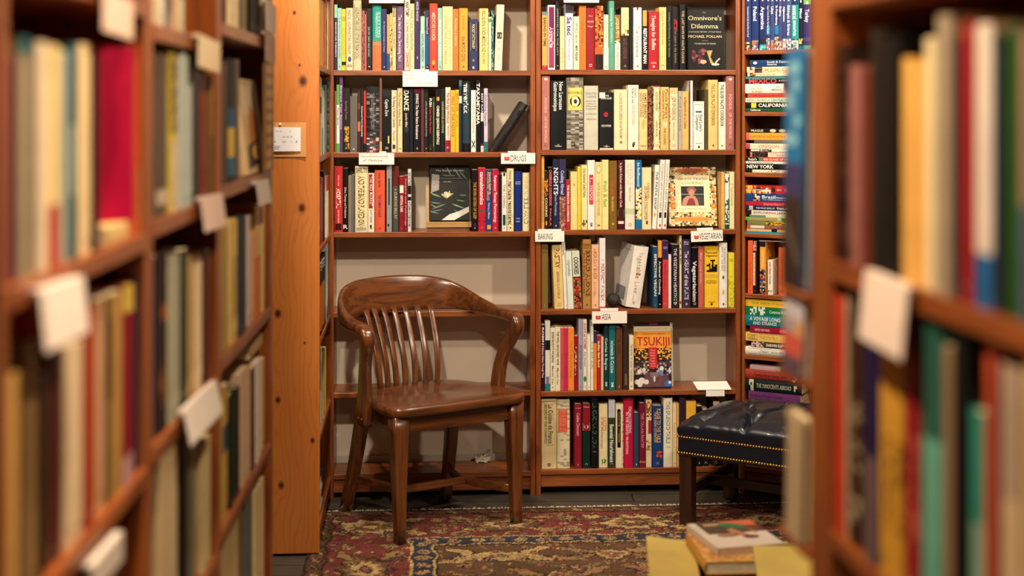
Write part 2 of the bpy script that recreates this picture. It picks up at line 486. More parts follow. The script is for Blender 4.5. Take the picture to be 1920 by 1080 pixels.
DEP = 0.176
zl = [B.Z(800, -17)] + [B.Z(970, y) for y in (132.4, 285.2, 434.0)] + [B.Z(990, y) for y in (582.5, 732.2)] + [B.Z(900, 885)]
zr = [B.Z(1200, -19)] + [B.Z(1150, y) for y in (130.8, 281.2, 430.8, 579.5, 732.5, 878.5)]
uA, uB_, uC, uD = B.U(616.5), B.U(1003.6), B.U(1004.8), B.U(1388.5)
bookcase(B, 'bookcase', 'open wooden bookcase without a back, standing against the wall behind the wooden armchair', uA, uB_, 0.018, 0.0185, DEP, zl, 2.30,
         old_wood, rail=(0.022, zl[-1] - 0.019))
bookcase(B, 'bookcase', 'wooden bookcase full of cookbooks with the BAKING and ASIA shelf signs', uC, uD, 0.0185, 0.0185, DEP, zr, 2.30,
         old_wood, rail=(0.03, zr[-1] - 0.019))
zt = [TF.Z(1410, y) for y in (94.5, 209.8, 323.8, 437.0, 551.0, 666.0, 765.0)] + [0.10]
bookcase(TF, 'bookcase', 'narrow wooden bookcase of stacked travel guides standing in the corner behind the leather stool', 0.0, 0.50, 0.011, 0.02, 0.165, zt, 2.28, shelf_wood, th=0.016, rail=(0.02, 0.08), back=old_wood('z'))
zs = [1.895, 1.593, 1.292, 0.990, 0.690, 0.378, 0.090]

def pine():
    m, nt, N, L, P = new_mat('knotty_pine')
    tc = N.new('ShaderNodeTexCoord')
    sep = N.new('ShaderNodeSeparateXYZ'); L.new(tc.outputs['Object'], sep.inputs[0])
    def M(op, a, b=None, c=None):
        n = N.new('ShaderNodeMath'); n.operation = op
        for i, x in enumerate((a, b, c)):
            if x is None: continue
            if isinstance(x, (int, float)): n.inputs[i].default_value = x
            else: L.new(x, n.inputs[i])
        return n.outputs[0]
    mp = N.new('ShaderNodeMapping'); mp.inputs['Scale'].default_value = (6, 6, 1.2); L.new(tc.outputs['Object'], mp.inputs['Vector'])
    nz = N.new('ShaderNodeTexNoise'); nz.inputs['Scale'].default_value = 2.2; nz.inputs['Detail'].default_value = 4; L.new(mp.outputs[0], nz.inputs['Vector'])
    bulge = None; dark = None
    for px, py, r in ((568, 152, .017), (566, 390, .015), (521, 588, .014), (521, 750, .011), (527, 910, .012), (586, 826, .009), (571, 643, .005), (562, 122, .005), (552, 24, .007)):
        d2 = Vector(((px - 960) / F, 1.0)); t = SF.o.dot(SF.u) / d2.dot(SF.u)
        v = (d2 * t - SF.o).dot(SF.n); z = CAMZ + (HORIZON - py) / F * t
        dy = M('SUBTRACT', sep.outputs['Y'], v); dz = M('MULTIPLY', M('SUBTRACT', sep.outputs['Z'], z), 0.75)
        dist = M('SQRT', M('ADD', M('MULTIPLY', dy, dy), M('MULTIPLY', dz, dz)))
        g = M('MULTIPLY', M('EXPONENT', M('MULTIPLY', dist, -0.45 / r)), r * 3.2)
        k = M('SUBTRACT', 1.0, M('MULTIPLY', M('SUBTRACT', dist, r * 0.35), 1.0 / (r * 0.75))); k = M('MINIMUM', M('MAXIMUM', k, 0.0), 1.0)
        bulge = g if bulge is None else M('ADD', bulge, g)
        dark = k if dark is None else M('MAXIMUM', dark, k)
    s = M('ADD', M('ADD', M('MULTIPLY', sep.outputs['Y'], 1.0), bulge), M('MULTIPLY', nz.outputs['Fac'], 0.11))
    ring = M('SINE', M('MULTIPLY', s, 300.0))
    ring = M('POWER', M('MULTIPLY_ADD', ring, 0.5, 0.5), 5.0)
    cr = N.new('ShaderNodeValToRGB'); cr.color_ramp.elements[0].color = (*lin('cc803a'), 1); cr.color_ramp.elements[1].color = (*lin('bd6c30'), 1)
    L.new(ring, cr.inputs[0])
    n3 = N.new('ShaderNodeTexNoise'); n3.inputs['Scale'].default_value = 2.5; n3.inputs['Detail'].default_value = 2; L.new(tc.outputs['Object'], n3.inputs['Vector'])
    m1 = N.new('ShaderNodeMixRGB'); m1.inputs[2].default_value = (*lin('c4702e'), 1); L.new(n3.outputs['Fac'], m1.inputs[0]); L.new(cr.outputs[0], m1.inputs[1])
    mx = N.new('ShaderNodeMixRGB'); mx.inputs[2].default_value = (*lin('47200c'), 1); L.new(dark, mx.inputs[0]); L.new(m1.outputs[0], mx.inputs[1])
    L.new(mx.outputs[0], P.inputs['Base Color']); P.inputs['Roughness'].default_value = 0.42; P.inputs['Coat Weight'].default_value = 0.2
    return m
side = bookcase(SF, 'bookcase', 'bookcase with a knotty pine end panel facing the aisle and a notice pinned to it', 0.032, 0.662, 0.016, 0.016, 0.25, zs, 2.4, shelf_wood, rail=(0.008, 0.07), foot=.0078, back=old_wood('z'))
mb = MB(); mb.box(0, 0.03, -0.003, 0.30, 0.0078, 2.5, pine()); ep = mb.build('end_panel', side, None, 0.003)
ep.matrix_basis = Matrix.Translation((-(0.032 + 0.662) / 2, 0, 0)); ep['label'] = 'knotty pine end panel'

# the long aisle bookcase: three bays, each a unit of its own
zA = [1.892, 1.595, 1.275, 0.953, 0.632, 0.30, 0.06]
zBb = [1.89, 1.567, 1.288, 0.968, 0.65, 0.33, 0.06]
zC = [1.90, 1.606, 1.305, 0.990, 0.675, 0.36, 0.06]
u0, u1, u2, u3 = LF.U(-6), LF.U(279), LF.U(410.5), LF.U(511)
bookcase(LF, 'bookcase', 'blurred wooden bookcase at the near end of the long aisle, holding a tilted crimson book', u0, u1 - 0.001, 0.03, 0.024, 0.22, zA, 2.35, shelf_wood, th=0.024, back=old_wood('z'))
bookcase(LF, 'bookcase', 'blurred middle bookcase of the long aisle with a folded white card on its shelf', u1 + 0.001, u2 - 0.001, 0.024, 0.024, 0.22, zBb, 2.35, shelf_wood, th=0.024, back=old_wood('z'))
bookcase(LF, 'bookcase', 'blurred bookcase at the far end of the long aisle, in front of the pine panel', u2 + 0.001, u3, 0.024, 0.045, 0.22, zC, 2.35, shelf_wood, th=0.024, back=old_wood('z'), foot=.0078)
zR = [1.593, 1.258, 0.922, 0.60, 0.28, 0.06]
r1 = RF.U(1985)
bookcase(RF, 'bookcase', 'blurred bookcase across the aisle holding a green book and a white book with a blue foot', 0.0, r1, 0.085, 0.03, 0.24, zR, 2.35, shelf_wood, th=0.024, back=old_wood('z'))

# ------------------------------------------------------------------ rug
def rug():
    du, dw = 0.004, 0.006
    U0, U1 = -0.80, 0.98; W = 2.1
    uo = B.hit(620, 955)[0]
    nu, nw = int((U1 - U0) / du), int(W / dw)
    uu = U0 + (np.arange(nu) + 0.5) * du; ww = (np.arange(nw) + 0.5) * dw
    uu = uu - U0
    Ug, Wg = np.meshgrid(uu, ww)
    rng = np.random.default_rng(4)
    def wob(s, a):
        g = rng.normal(0, 1, (nw // s + 3, nu // s + 3)); g = np.kron(g, np.ones((s, s)))
        for ax in (0, 1):
            for _ in range(2): g = sum(np.roll(g, q, ax) for q in range(-s // 2, s // 2 + 1)) / (s + 1)
        return g[:nw, :nu] * a
    Ug = Ug + wob(6, .010) + rng.normal(0, .0022, (nw, nu)); Wg = Wg + wob(6, .010) + rng.normal(0, .0030, (nw, nu))
    C = {k: np.array(lin(v)) for k, v in dict(cream='a88c5c', navy='33333a', red='66342e', rose='80503f', brown='58402e', olive='6a5c3a', dark='30211b', tan='846644', blue='3c4450').items()}
    rr = np.zeros((nw, nu, 3)); p = np.minimum(Ug, Wg)
    rr[:] = C['brown']
    def band(a, b, c): rr[(p >= a) & (p < b)] = C[c]
    band(0, .012, 'dark'); band(.012, .058, 'brown'); band(.058, .066, 'dark'); band(.066, .335, 'red'); band(.335, .343, 'cream')
    band(.343, .412, 'navy'); band(.412, .420, 'cream'); band(.420, .428, 'dark')
    def polar(cx, cy):
        x, y = Ug - cx, Wg - cy
        return x, y, np.hypot(x, y), np.arctan2(y, x)
    def rosette(cx, cy, s, sy, cols, n=8, m=None):
        x, y = (Ug - cx) / s, (Wg - cy) / sy
        r, t = np.hypot(x, y), np.arctan2(y, x)
        if r.min() > 1.2: return
        e = 1 + 0.16 * np.cos(n * t)
        for k, c in zip((1.0, .88, .60, .50, .28, .18), cols):
            q = r < k * e * .86
            if m is not None: q &= m
            rr[q] = C[c]
    def leaf(cx, cy, a, b, ang, c, o='dark', m=None):
        x, y = Ug - cx, Wg - cy
        X = x * math.cos(ang) + y * math.sin(ang); Y = -x * math.sin(ang) + y * math.cos(ang)
        wv = b * (1 - (X / a) ** 2) * (1 + 0.25 * np.cos(X / a * 9))
        q = (np.abs(X) < a) & (np.abs(Y) < wv + .006); q2 = (np.abs(X) < a) & (np.abs(Y) < wv); q3 = (np.abs(X) < a * .8) & (np.abs(Y) < .0035)
        if m is not None: q &= m; q2 &= m; q3 &= m
        rr[q] = C[o]; rr[q2] = C[c]; rr[q3] = C['tan']
    mborder = (p > .07) & (p < .333); mfield = p > .43
    # border: large rosettes with leaves and small blossoms between them
    for k in range(9):
        c = .20 + .46 * k
        kinds = [('navy', 'cream', 'tan', 'brown', 'red', 'cream'), ('dark', 'brown', 'tan', 'cream', 'navy', 'rose')][k % 2]
        for cx, cy, flip in ((c, .20, 0), (.20, c + .0, 1)):
            if flip and k == 0: continue
            for dx in (-.23, .23):
                for dy in (-.07, .07):
                    X, Y = (cx + dx, cy + dy) if not flip else (cx + dy, cy + dx)
                    rosette(X, Y, .032, .036, ('dark', 'tan', 'cream', 'navy', 'rose', 'cream'), 5, mborder)
            for a in (.45, -.45, math.pi - .45, math.pi + .45):
                dx, dy = math.cos(a) * .155, math.sin(a) * .155
                X, Y = (cx + dx, cy + dy * 1.1) if not flip else (cx + dy * 1.1, cy + dx)
                leaf(X, Y, .055, .018, a if not flip else math.pi / 2 - a, ('cream', 'tan')[k % 2], 'dark', mborder)
            rosette(cx, cy, .145 if not flip else .10, .10 if not flip else .145, kinds, 10, mborder)
    # guards
    for k in range(60):
        c = .03 + .075 * k
        for X, Y in ((c, .378), (.378, c)):
            m = (p > .346) & (p < .410)
            rosette(X, Y, .026, .026, (('cream', 'tan', 'rose', 'navy', 'cream', 'red'), ('rose', 'cream', 'navy', 'tan', 'navy', 'cream'))[k % 2], 6, m)
        for X, Y in ((c, .035), (.035, c)):
            leaf(X, Y, .026, .010, .5 if X == c else 1.1, ('cream', 'rose', 'navy')[k % 3], 'dark', (p > .013) & (p < .057))
    # field
    pts = []
    for j in range(5):
        for i in range(6):
            pts.append((.62 + i * .37 + (j % 2) * .185, .55 + j * .21, i + j))
    for X, Y, k in pts:
        for a in (.35, math.pi - .35, -.6, math.pi + .6):
            leaf(X + math.cos(a) * .13, Y + math.sin(a) * .085, .075, .020, a, ('cream', 'tan', 'rose')[k % 3], 'dark', mfield)
        if k % 3 == 0:
            rosette(X, Y, .16, .055, ('navy', 'cream', 'tan', 'cream', 'navy', 'tan'), 12, mfield)
        elif k % 3 == 1:
            rosette(X, Y, .055, .06, ('dark', 'cream', 'brown', 'rose', 'navy', 'cream'), 4, mfield)
        else:
            for q in range(5): rosette(X + .03 * math.cos(q * 1.26), Y + .03 * math.sin(q * 1.26), .022, .026, ('dark', 'blue', 'navy', 'blue', 'cream', 'rose'), 4, mfield)
        rosette(X + .185, Y + .03, .028, .03, ('dark', 'rose', 'tan', 'cream', 'red', 'cream'), 4, mfield)
        rosette(X + .10, Y - .09, .022, .022, ('dark', 'olive', 'cream', 'navy', 'cream', 'rose'), 4, mfield)
    r5 = random.Random(12)
    for k in range(900):
        X, Y = r5.uniform(0, 1.78), r5.uniform(.07, 1.15); q = r5.random()
        if q < .45: leaf(X, Y, r5.uniform(.012, .03), r5.uniform(.004, .009), r5.uniform(0, 3.14), r5.choice(['cream', 'tan', 'olive', 'rose', 'blue']), r5.choice(['dark', 'brown']), mborder | mfield)
        else: rosette(X, Y, r5.uniform(.008, .018), r5.uniform(.010, .018), (r5.choice(['dark', 'navy', 'brown']), r5.choice(['cream', 'tan', 'rose']), 'tan', r5.choice(['navy', 'red', 'olive']), 'cream', 'rose'), 5, (mborder | mfield) & (rr.sum(2) < C['red'].sum() * 1.15))
    # worn wool: streaks along the weft and knot-to-knot speckle
    st = rng.normal(0, 1, (nw, 1)) * .07 + rng.normal(0, 1, (nw, nu)) * .20
    bl = rng.normal(0, 1, (nw // 12 + 2, nu // 30 + 2)); bl = np.kron(bl, np.ones((12, 30)))[:nw, :nu] * .08
    rr *= 1.12 * np.clip(1 + st + bl, .35, 1.8)[:, :, None]
    # a grid of vertices carries the colours
    vu = np.arange(nu) * du + U0; vw = -np.arange(nw) * dw
    X, Y = np.meshgrid(vu, vw)
    zz = 0.0055 + 0.0006 * np.sin(X * 7) * np.sin(Y * 9)
    co = np.stack([X, Y, zz], -1).reshape(-1, 3)
    idx = np.arange(nu * nw).reshape(nw, nu)
    fa = np.stack([idx[1:, :-1], idx[1:, 1:], idx[:-1, 1:], idx[:-1, :-1]], -1).reshape(-1, 4)
    me = bpy.data.meshes.new('rug')
    me.vertices.add(len(co)); me.vertices.foreach_set('co', co.ravel())
    me.loops.add(fa.size); me.loops.foreach_set('vertex_index', fa.ravel().astype(np.int32))
    me.polygons.add(len(fa)); me.polygons.foreach_set('loop_start', (np.arange(len(fa)) * 4).astype(np.int32))
    me.update(calc_edges=True)
    at = me.color_attributes.new('weave', 'FLOAT_COLOR', 'POINT')
    at.data.foreach_set('color', np.concatenate([rr.reshape(-1, 3), np.ones((nu * nw, 1))], 1).astype(np.float32).ravel())
    m, nt, N, L, P = new_mat('woven_wool')
    a = N.new('ShaderNodeVertexColor'); a.layer_name = 'weave'
    L.new(a.outputs[0], P.inputs['Base Color']); P.inputs['Roughness'].default_value = 0.95; P.inputs['Specular IOR Level'].default_value = 0.1
    tc = N.new('ShaderNodeTexCoord'); nz = N.new('ShaderNodeTexNoise'); nz.inputs['Scale'].default_value = 400
    L.new(tc.outputs['Object'], nz.inputs['Vector'])
    b = N.new('ShaderNodeBump'); b.inputs['Strength'].default_value = 0.5; b.inputs['Distance'].default_value = 0.003
    L.new(nz.outputs['Fac'], b.inputs['Height']); L.new(b.outputs[0], P.inputs['Normal'])
    me.materials.append(m)
    o = bpy.data.objects.new('rug', me); scene.collection.objects.link(o)
    # back edge of the rug lies about 15 cm in front of the bookcases
    d = CAMZ * F / (955 - HORIZON); x = (1004 - 960) / F * d
    v = (Vector((x, d)) - B.o).dot(B.n)
    o.matrix_basis = B.mw(0, v, 0.0)
    # underside, so that the rug is a body rather than a sheet
    mb = MB(); mb.box(U0, U1, -W + dw, 0.0, 0.0005, 0.0045, paint('4a3626', 0.95, 0.1)); mb.build('backing', o)
    mb = MB(); rnd = random.Random(3); fm = paint('d0c4ac', 0.9, 0.2, 80)
    u = U0
    while u < U1:
        l = rnd.uniform(0.014, 0.032); k = rnd.uniform(-.008, .008)
        mb.hexa([(u, 0, .0008), (u + .005, 0, .0008), (u + .005 + k, l, .0008), (u + k, l, .0008), (u, 0, .0052), (u + .005, 0, .0052), (u + .005 + k, l, .003), (u + k, l, .003)], fm)
        u += rnd.uniform(.0045, .007)
    fr = mb.build('fringe', o); fr['kind'] = 'stuff'
    return tag(o, 'worn oriental rug with a red floral border, cream fringe and brown leafy field', 'rug')
rug()

# ------------------------------------------------------------------ wooden armchair
def armchair():
    root = empty('wooden_armchair', Matrix.Translation((-0.1785, 4.84, 0.0062)) @ Matrix.Rotation(R(32), 4, 'Z'))
    W = lambda ax: wood('walnut_varnish', '42200c', '8a4e24', ax, 0.26, 4.0, 0.6, 0.03, 12)
    wz, wx, wy = W('z'), W('x'), W('y')
    # saddle seat
    mb = MB(); n = 72
    def outline(t):
        c, s_ = math.cos(t), math.sin(t)
        ex = 10.0 if s_ < 0 else 4.0
        X = math.copysign(abs(c) ** (2 / ex), c); Y = math.copysign(abs(s_) ** (2 / ex), s_)
        y = 0.195 + 0.225 * Y
        k = 0.268 - 0.055 * max(0, (y - 0.05) / 0.37) ** 1.2
        return X * k, y
    rings = [(0.0, 0), (0.25, 0), (.5, 0), (.7, 0), (.84, 0), (.93, 0), (.975, 0.0), (.995, .004), (1.0, .010), (1.0, .022), (.985, .032), (.9, .033), (0.0, .033)]
    vs = []; fs = []
    for s_, dz in rings:
        for k in range(n):
            ox, oy = outline(2 * math.pi * k / n); x, y = ox * s_, 0.195 + (oy - 0.195) * s_
            z = 0.452 - dz
            if dz == 0:
                z -= 0.014 * math.exp(-((x - 0.095) / .075) ** 2 - ((y - .21) / .12) ** 2) + 0.014 * math.exp(-((x + 0.095) / .075) ** 2 - ((y - .21) / .12) ** 2)
            z -= 0.010 * max(0, (y - 0.05) / 0.37) if dz < 0.011 else 0.010 * max(0, (y - 0.05) / 0.37)
            vs.append((x, y, z))
    for i in range(len(rings) - 1):
        for k in range(n):
            k2 = (k + 1) % n; fs.append((i * n + k, (i + 1) * n + k, (i + 1) * n + k2, i * n + k2))
    mb.add(vs, fs, wx, True); mb.build('seat', root, None, recalc=True)
    # aprons
    for a, b, c, d in ((-.205, .205, 0.006, .026),):
        mb = MB(); mb.box(a, b, c, d, .362, .421, wx); mb.build('apron', root, None, .002)
    for s_ in (-1, 1):
        mb = MB()
        mb.hexa([(s_ * .236 - .01, .02, .362), (s_ * .236 + .01, .02, .362), (s_ * .196 + .01, .37, .362), (s_ * .196 - .01, .37, .362),
                 (s_ * .236 - .01, .02, .421), (s_ * .236 + .01, .02, .421), (s_ * .196 + .01, .37, .413), (s_ * .196 - .01, .37, .413)], wy)
        mb.build('apron', root, None, .002)
    mb = MB(); mb.box(-.175, .175, .36, .38, .362, .412, wx); mb.build('apron', root, None, .002)
    # legs
    def leg(p0, p1, a0, a1, bend=0.0):
        st = []
        for i in range(9):
            t = i / 8; p = Vector(p0).lerp(Vector(p1), t); p.y += bend * (t * t - t)
            a = a0 + (a1 - a0) * t
            st.append((p, (1, 0, 0), (0, 1, 0), a, a))
        mb = MB(); mb.sweep(st[::-1], wz, 20, 7.0); return mb.build('leg', root)
    leg((-.226, .016, .42), (-.228, .002, 0), .029, .0165)
    leg((.226, .016, .42), (.228, .002, 0), .029, .0165)
    leg((-.185, .355, .412), (-.212, .455, 0), .023, .019, .05)
    leg((.172, .345, .412), (.166, .395, 0), .023, .018, .03)
    # bowed stretchers and the cross rail
    for s_ in (-1, 1):
        st = []
        for i in range(13):
            t = i / 12; y = .008 + .425 * t; x = s_ * (.224 - .022 * t - .075 * math.sin(math.pi * t))
            dx = s_ * (-.022 - .075 * math.pi * math.cos(math.pi * t)); T = Vector((dx, .425, 0)).normalized()
            st.append(((x, y, .118), (T.y, -T.x, 0), (0, 0, 1), .009, .014))
        mb = MB(); mb.sweep(st, wy, 12, 6); mb.build('stretcher', root)
    mb = MB(); mb.sweep([((-.142, .20, .118), (0, 1, 0), (0, 0, 1), .009, .013), ((.142, .20, .118), (0, 1, 0), (0, 0, 1), .009, .013)], wx, 12, 6, False); mb.build('stretcher', root)
    # continuous crest and arms
    ctl = [(.2985, .165, .685, .718, .0265), (.296, .205, .685, .720, .0245), (.291, .25, .686, .724, .021), (.279, .33, .690, .745, .015),
           (.255, .40, .692, .776, .0125), (.212, .452, .694, .803, .0125), (.15, .485, .694, .818, .0125), (.075, .501, .694, .824, .0125), (0, .506, .694, .826, .0125)]
    full = ctl + [(-x, y, a, b, r) for x, y, a, b, r in ctl[-2::-1]]
    pts = []
    for i in range(len(full) - 1):        # Catmull-Rom
        P0, P1, P2, P3 = (np.array(full[max(0, min(len(full) - 1, i + k))]) for k in (-1, 0, 1, 2))
        for q in range(4):
            t = q / 4
            pts.append(0.5 * ((2 * P1) + (P2 - P0) * t + (2 * P0 - 5 * P1 + 4 * P2 - P3) * t * t + (3 * P1 - P0 - 3 * P2 + P3) * t ** 3))
    pts.append(np.array(full[-1]))
    st = []
    for i, p in enumerate(pts):
        a, b = pts[max(0, i - 1)], pts[min(len(pts) - 1, i + 1)]
        T = Vector((b[0] - a[0], b[1] - a[1], 0)).normalized()
        nrm = Vector((T.y, -T.x, 0))
        hgt = (p[3] - p[2]) / 2; lean = max(0.0, hgt - .02) * 0.25
        upv = Vector((0, 0, 1)) + Vector((0, lean / max(.001, hgt) * 0.9, 0))
        st.append(((p[0], p[1] + 0, (p[2] + p[3]) / 2), nrm, upv, p[4], hgt))
    mb = MB(); mb.sweep(st, wx, 20, 3.6); mb.build('back_rail', root)
    # arm posts, each turning at its head into the arm
    for s_ in (-1, 1):
        path = [(.195, .362, .262, .019, .029), (.188, .42, .264, .020, .030), (.182, .48, .267, .0195, .029), (.172, .535, .272, .0185, .0265), (.155, .58, .279, .018, .0255),
                (.134, .617, .287, .019, .026), (.117, .647, .293, .0215, .027), (.109, .668, .297, .024, .027), (.113, .686, .299, .026, .0235), (.130, .697, .2995, .027, .0195),
                (.155, .7005, .299, .0272, .0178), (.20, .7025, .2963, .0247, .0175)]
        fine = []
        for i in range(len(path) - 1):
            P0, P1, P2, P3 = (np.array(path[max(0, min(len(path) - 1, i + k))]) for k in (-1, 0, 1, 2))
            for q in range(3):
                t = q / 3; fine.append(0.5 * ((2 * P1) + (P2 - P0) * t + (2 * P0 - 5 * P1 + 4 * P2 - P3) * t * t + (3 * P1 - P0 - 3 * P2 + P3) * t ** 3))
        fine.append(np.array(path[-1])); st = []
        for i, p in enumerate(fine):
            a_, b_ = fine[max(0, i - 1)], fine[min(len(fine) - 1, i + 1)]
            T = Vector((0, b_[0] - a_[0], b_[1] - a_[1])).normalized()
            st.append(((s_ * p[2], p[0], p[1]), (1, 0, 0), (0, T.z, -T.y), p[3], p[4]))
        mb = MB(); mb.sweep(st, wz, 20, 3.4); po = mb.build('arm_post', root)
        for yy in (.180, .205):
            mb = MB(); mb.sweep([((s_ * (.279), yy, .385), (0, 1, 0), (0, 0, 1), .0055, .0055), ((s_ * (.285), yy, .385), (0, 1, 0), (0, 0, 1), .004, .004)], wz, 10, 2); mb.build('screw_plug', po)
    # seven slats, gently curved
    for i in range(7):
        q = (i - 3) / 3; xb, xt = q * .115, q * .132
        yb = .395 - .030 * q * q; yt = .492 - .040 * q * q
        st = []
        for k in range(11):
            t = k / 10; x = xb + (xt - xb) * t; y = yb + (yt - yb) * t - .028 * math.sin(math.pi * t) * (1 - .3 * t); z = .432 + (.715 - .432) * t
            st.append(((x, y, z), (1, -q * .3, 0), (q * .3, 1, 0), .0105, .0055))
        mb = MB(); mb.sweep(st, wz, 12, 5); mb.build('slat', root)
    tag(root, 'dark varnished wooden armchair with a slatted curved back, standing empty on the rug', 'chair')
armchair()

# ------------------------------------------------------------------ leather footstool
def stool():
    ang = -math.atan2(.52, .854)
    root = empty('leather_stool', Matrix.Translation((.576, 4.945, 0.0062)) @ Matrix.Rotation(ang, 4, 'Z'))
    LW, LD = .66, .44
    leather = paint('0c1320', 0.36, 0.25, 18, 0.5, coat=0.12, bump=0.12)
    dk = wood('dark_mahogany', '24100a', '45200f', 'z', 0.4, 5, 0.2)
    dkx = wood('dark_mahogany', '24100a', '45200f', 'x', 0.4, 5, 0.2)
    for x in (.004, LW - .049):
        for y in (.004, LD - .049):
            mb = MB(); mb.box(x, x + .045, y, y + .045, 0, .245, dk); mb.build('leg', root, None, .002)
    for x in (.014, LW - .034):
        mb = MB(); mb.box(x, x + .02, .05, LD - .05, .095, .128, dkx); mb.build('stretcher', root, None, .0015)
    mb = MB(); mb.box(.034, LW - .034, LD / 2 - .01, LD / 2 + .01, .095, .128, dkx); mb.build('stretcher', root, None, .0015)
    mb = MB(); mb.box(0, LW, 0, LD, .236, .315, leather); mb.build('upholstered_band', root, None, .006, 3)
    # buttoned cushion
    nx, ny = 132, 92; vs = []; fs = []
    btn = []
    px, py = LW / 4, LD / 3
    for j in range(3):
        for i in range(5):
            bx = px * (i + (.5 if j % 2 == 0 else 0)) ; by = py * (j + .5)
            if .05 < bx < LW - .05: btn.append((bx, by))
    ar = np.array(btn)
    seg = []
    for a in range(len(btn)):
        for b in range(a + 1, len(btn)):
            dx, dy = btn[a][0] - btn[b][0], btn[a][1] - btn[b][1]
            if abs(abs(dx) - px / 2) < .01 and abs(abs(dy) - py) < .01: seg.append((btn[a], btn[b]))
    for bx, by in btn:
        if by < LD / 2 - .05: seg.append(((bx, by), (bx, -.02)))
        if by > LD / 2 + .05: seg.append(((bx, by), (bx, LD + .02)))
        if bx < px * .8: seg.append(((bx, by), (-.02, by)))
        if bx > LW - px * .8: seg.append(((bx, by), (LW + .02, by)))
    rng = random.Random(8)
    for j in range(ny + 1):
        for i in range(nx + 1):
            s, t = i / nx, j / ny
            X = 2 * s - 1; Y = 2 * t - 1
            x = LW * s; y = LD * t
            ex = max(abs(X), 0) ; ey = max(abs(Y), 0)
            edge = (max(0, 1 - ex ** 9) ** .42) * (max(0, 1 - ey ** 7) ** .42)
            z = .312 + .066 * edge + .028 * (1 - X * X) * (1 - Y * Y)
            dmin = min((x - b[0]) ** 2 + (y - b[1]) ** 2 for b in btn)
            z -= .026 * math.exp(-dmin / .0009)
            cm = 1e9
            for (ax, ay), (bx, by) in seg:
                dx, dy = bx - ax, by - ay; q = max(0, min(1, ((x - ax) * dx + (y - ay) * dy) / (dx * dx + dy * dy)))
                cm = min(cm, math.hypot(x - ax - q * dx, y - ay - q * dy))
            z -= .011 * math.exp(-(cm / .011) ** 2) * edge
            wr = .0022 * math.sin(x * 130 + 25 * y + 3 * math.sin(x * 31)) * math.exp(-((ey - .86) / .16) ** 2) + .0016 * math.sin(y * 150 + 20 * x) * math.exp(-((ex - .9) / .1) ** 2)
            z += wr * edge
            b = .006 * (1 - edge) ** .5
            ov = .012 * math.sin(min(1, (z - .312) / .066) * math.pi) 
            vs.append((x - math.copysign(0, X) + X * ov * (ex > .93), y + Y * ov * (ey > .9), z))
    for j in range(ny):
        for i in range(nx):
            a = j * (nx + 1) + i; fs.append((a, a + 1, a + nx + 2, a + nx + 1))
    mb = MB(); mb.add(vs, fs, leather, True); cu = mb.build('cushion', root)
    for bx, by in btn:
        mb = MB(); z = .312 + .066 + .028 * (1 - (2 * bx / LW - 1) ** 2) * (1 - (2 * by / LD - 1) ** 2) - .034
        mb.sweep([((bx, by, z), (1, 0, 0), (0, 1, 0), .010, .010), ((bx, by, z + .004), (1, 0, 0), (0, 1, 0), .009, .009), ((bx, by, z + .006), (1, 0, 0), (0, 1, 0), .004, .004)], leather, 12, 2)
        mb.build('button', cu)
    brass = paint('b58a48', 0.28, 0.1, 60, 0.5, metal=1.0)
    nb = MB(); st = []
    for k, r in enumerate((.0049, .0042, .0027, .0006)):
        st.append(((0, -.0009 * k - .0003 * k * (k > 1), 0), (1, 0, 0), (0, 0, 1), r, r))
    nb.sweep(st, brass, 8, 2)
    first = None; rest = MB(); count = 0
    for z in (.249, .304):
        n = int(LW / .0103)
        for i in range(n + 1):
            x = .004 + (LW - .008) * i / n
            if i < 50:
                if first is None: first = nb.build('nail', root); o = first
                else: o = first.copy(); scene.collection.objects.link(o); o.parent = root
                o.location = (x, -.0002, z)
            else:
                rest.sweep([((c[0] + x, c[1] - .0002, c[2] + z), A, Bx, a, b) for c, A, Bx, a, b in [(Vector(s_[0]), s_[1], s_[2], s_[3], s_[4]) for s_ in st]], brass, 8, 2)
        n = int(LD / .0103)
        for i in range(n + 1):
            y = .004 + (LD - .008) * i / n
            rest.sweep([((c[1] - .0002, y, c[2] + z), (0, 1, 0), (0, 0, 1), a, b) for c, A, Bx, a, b in [(Vector(s_[0]), s_[1], s_[2], s_[3], s_[4]) for s_ in st]], brass, 8, 2)
    rr = rest.build('nail', root); rr['kind'] = 'stuff'
    tag(root, 'dark blue buttoned leather stool with brass nails and dark wooden legs', 'stool')
stool()
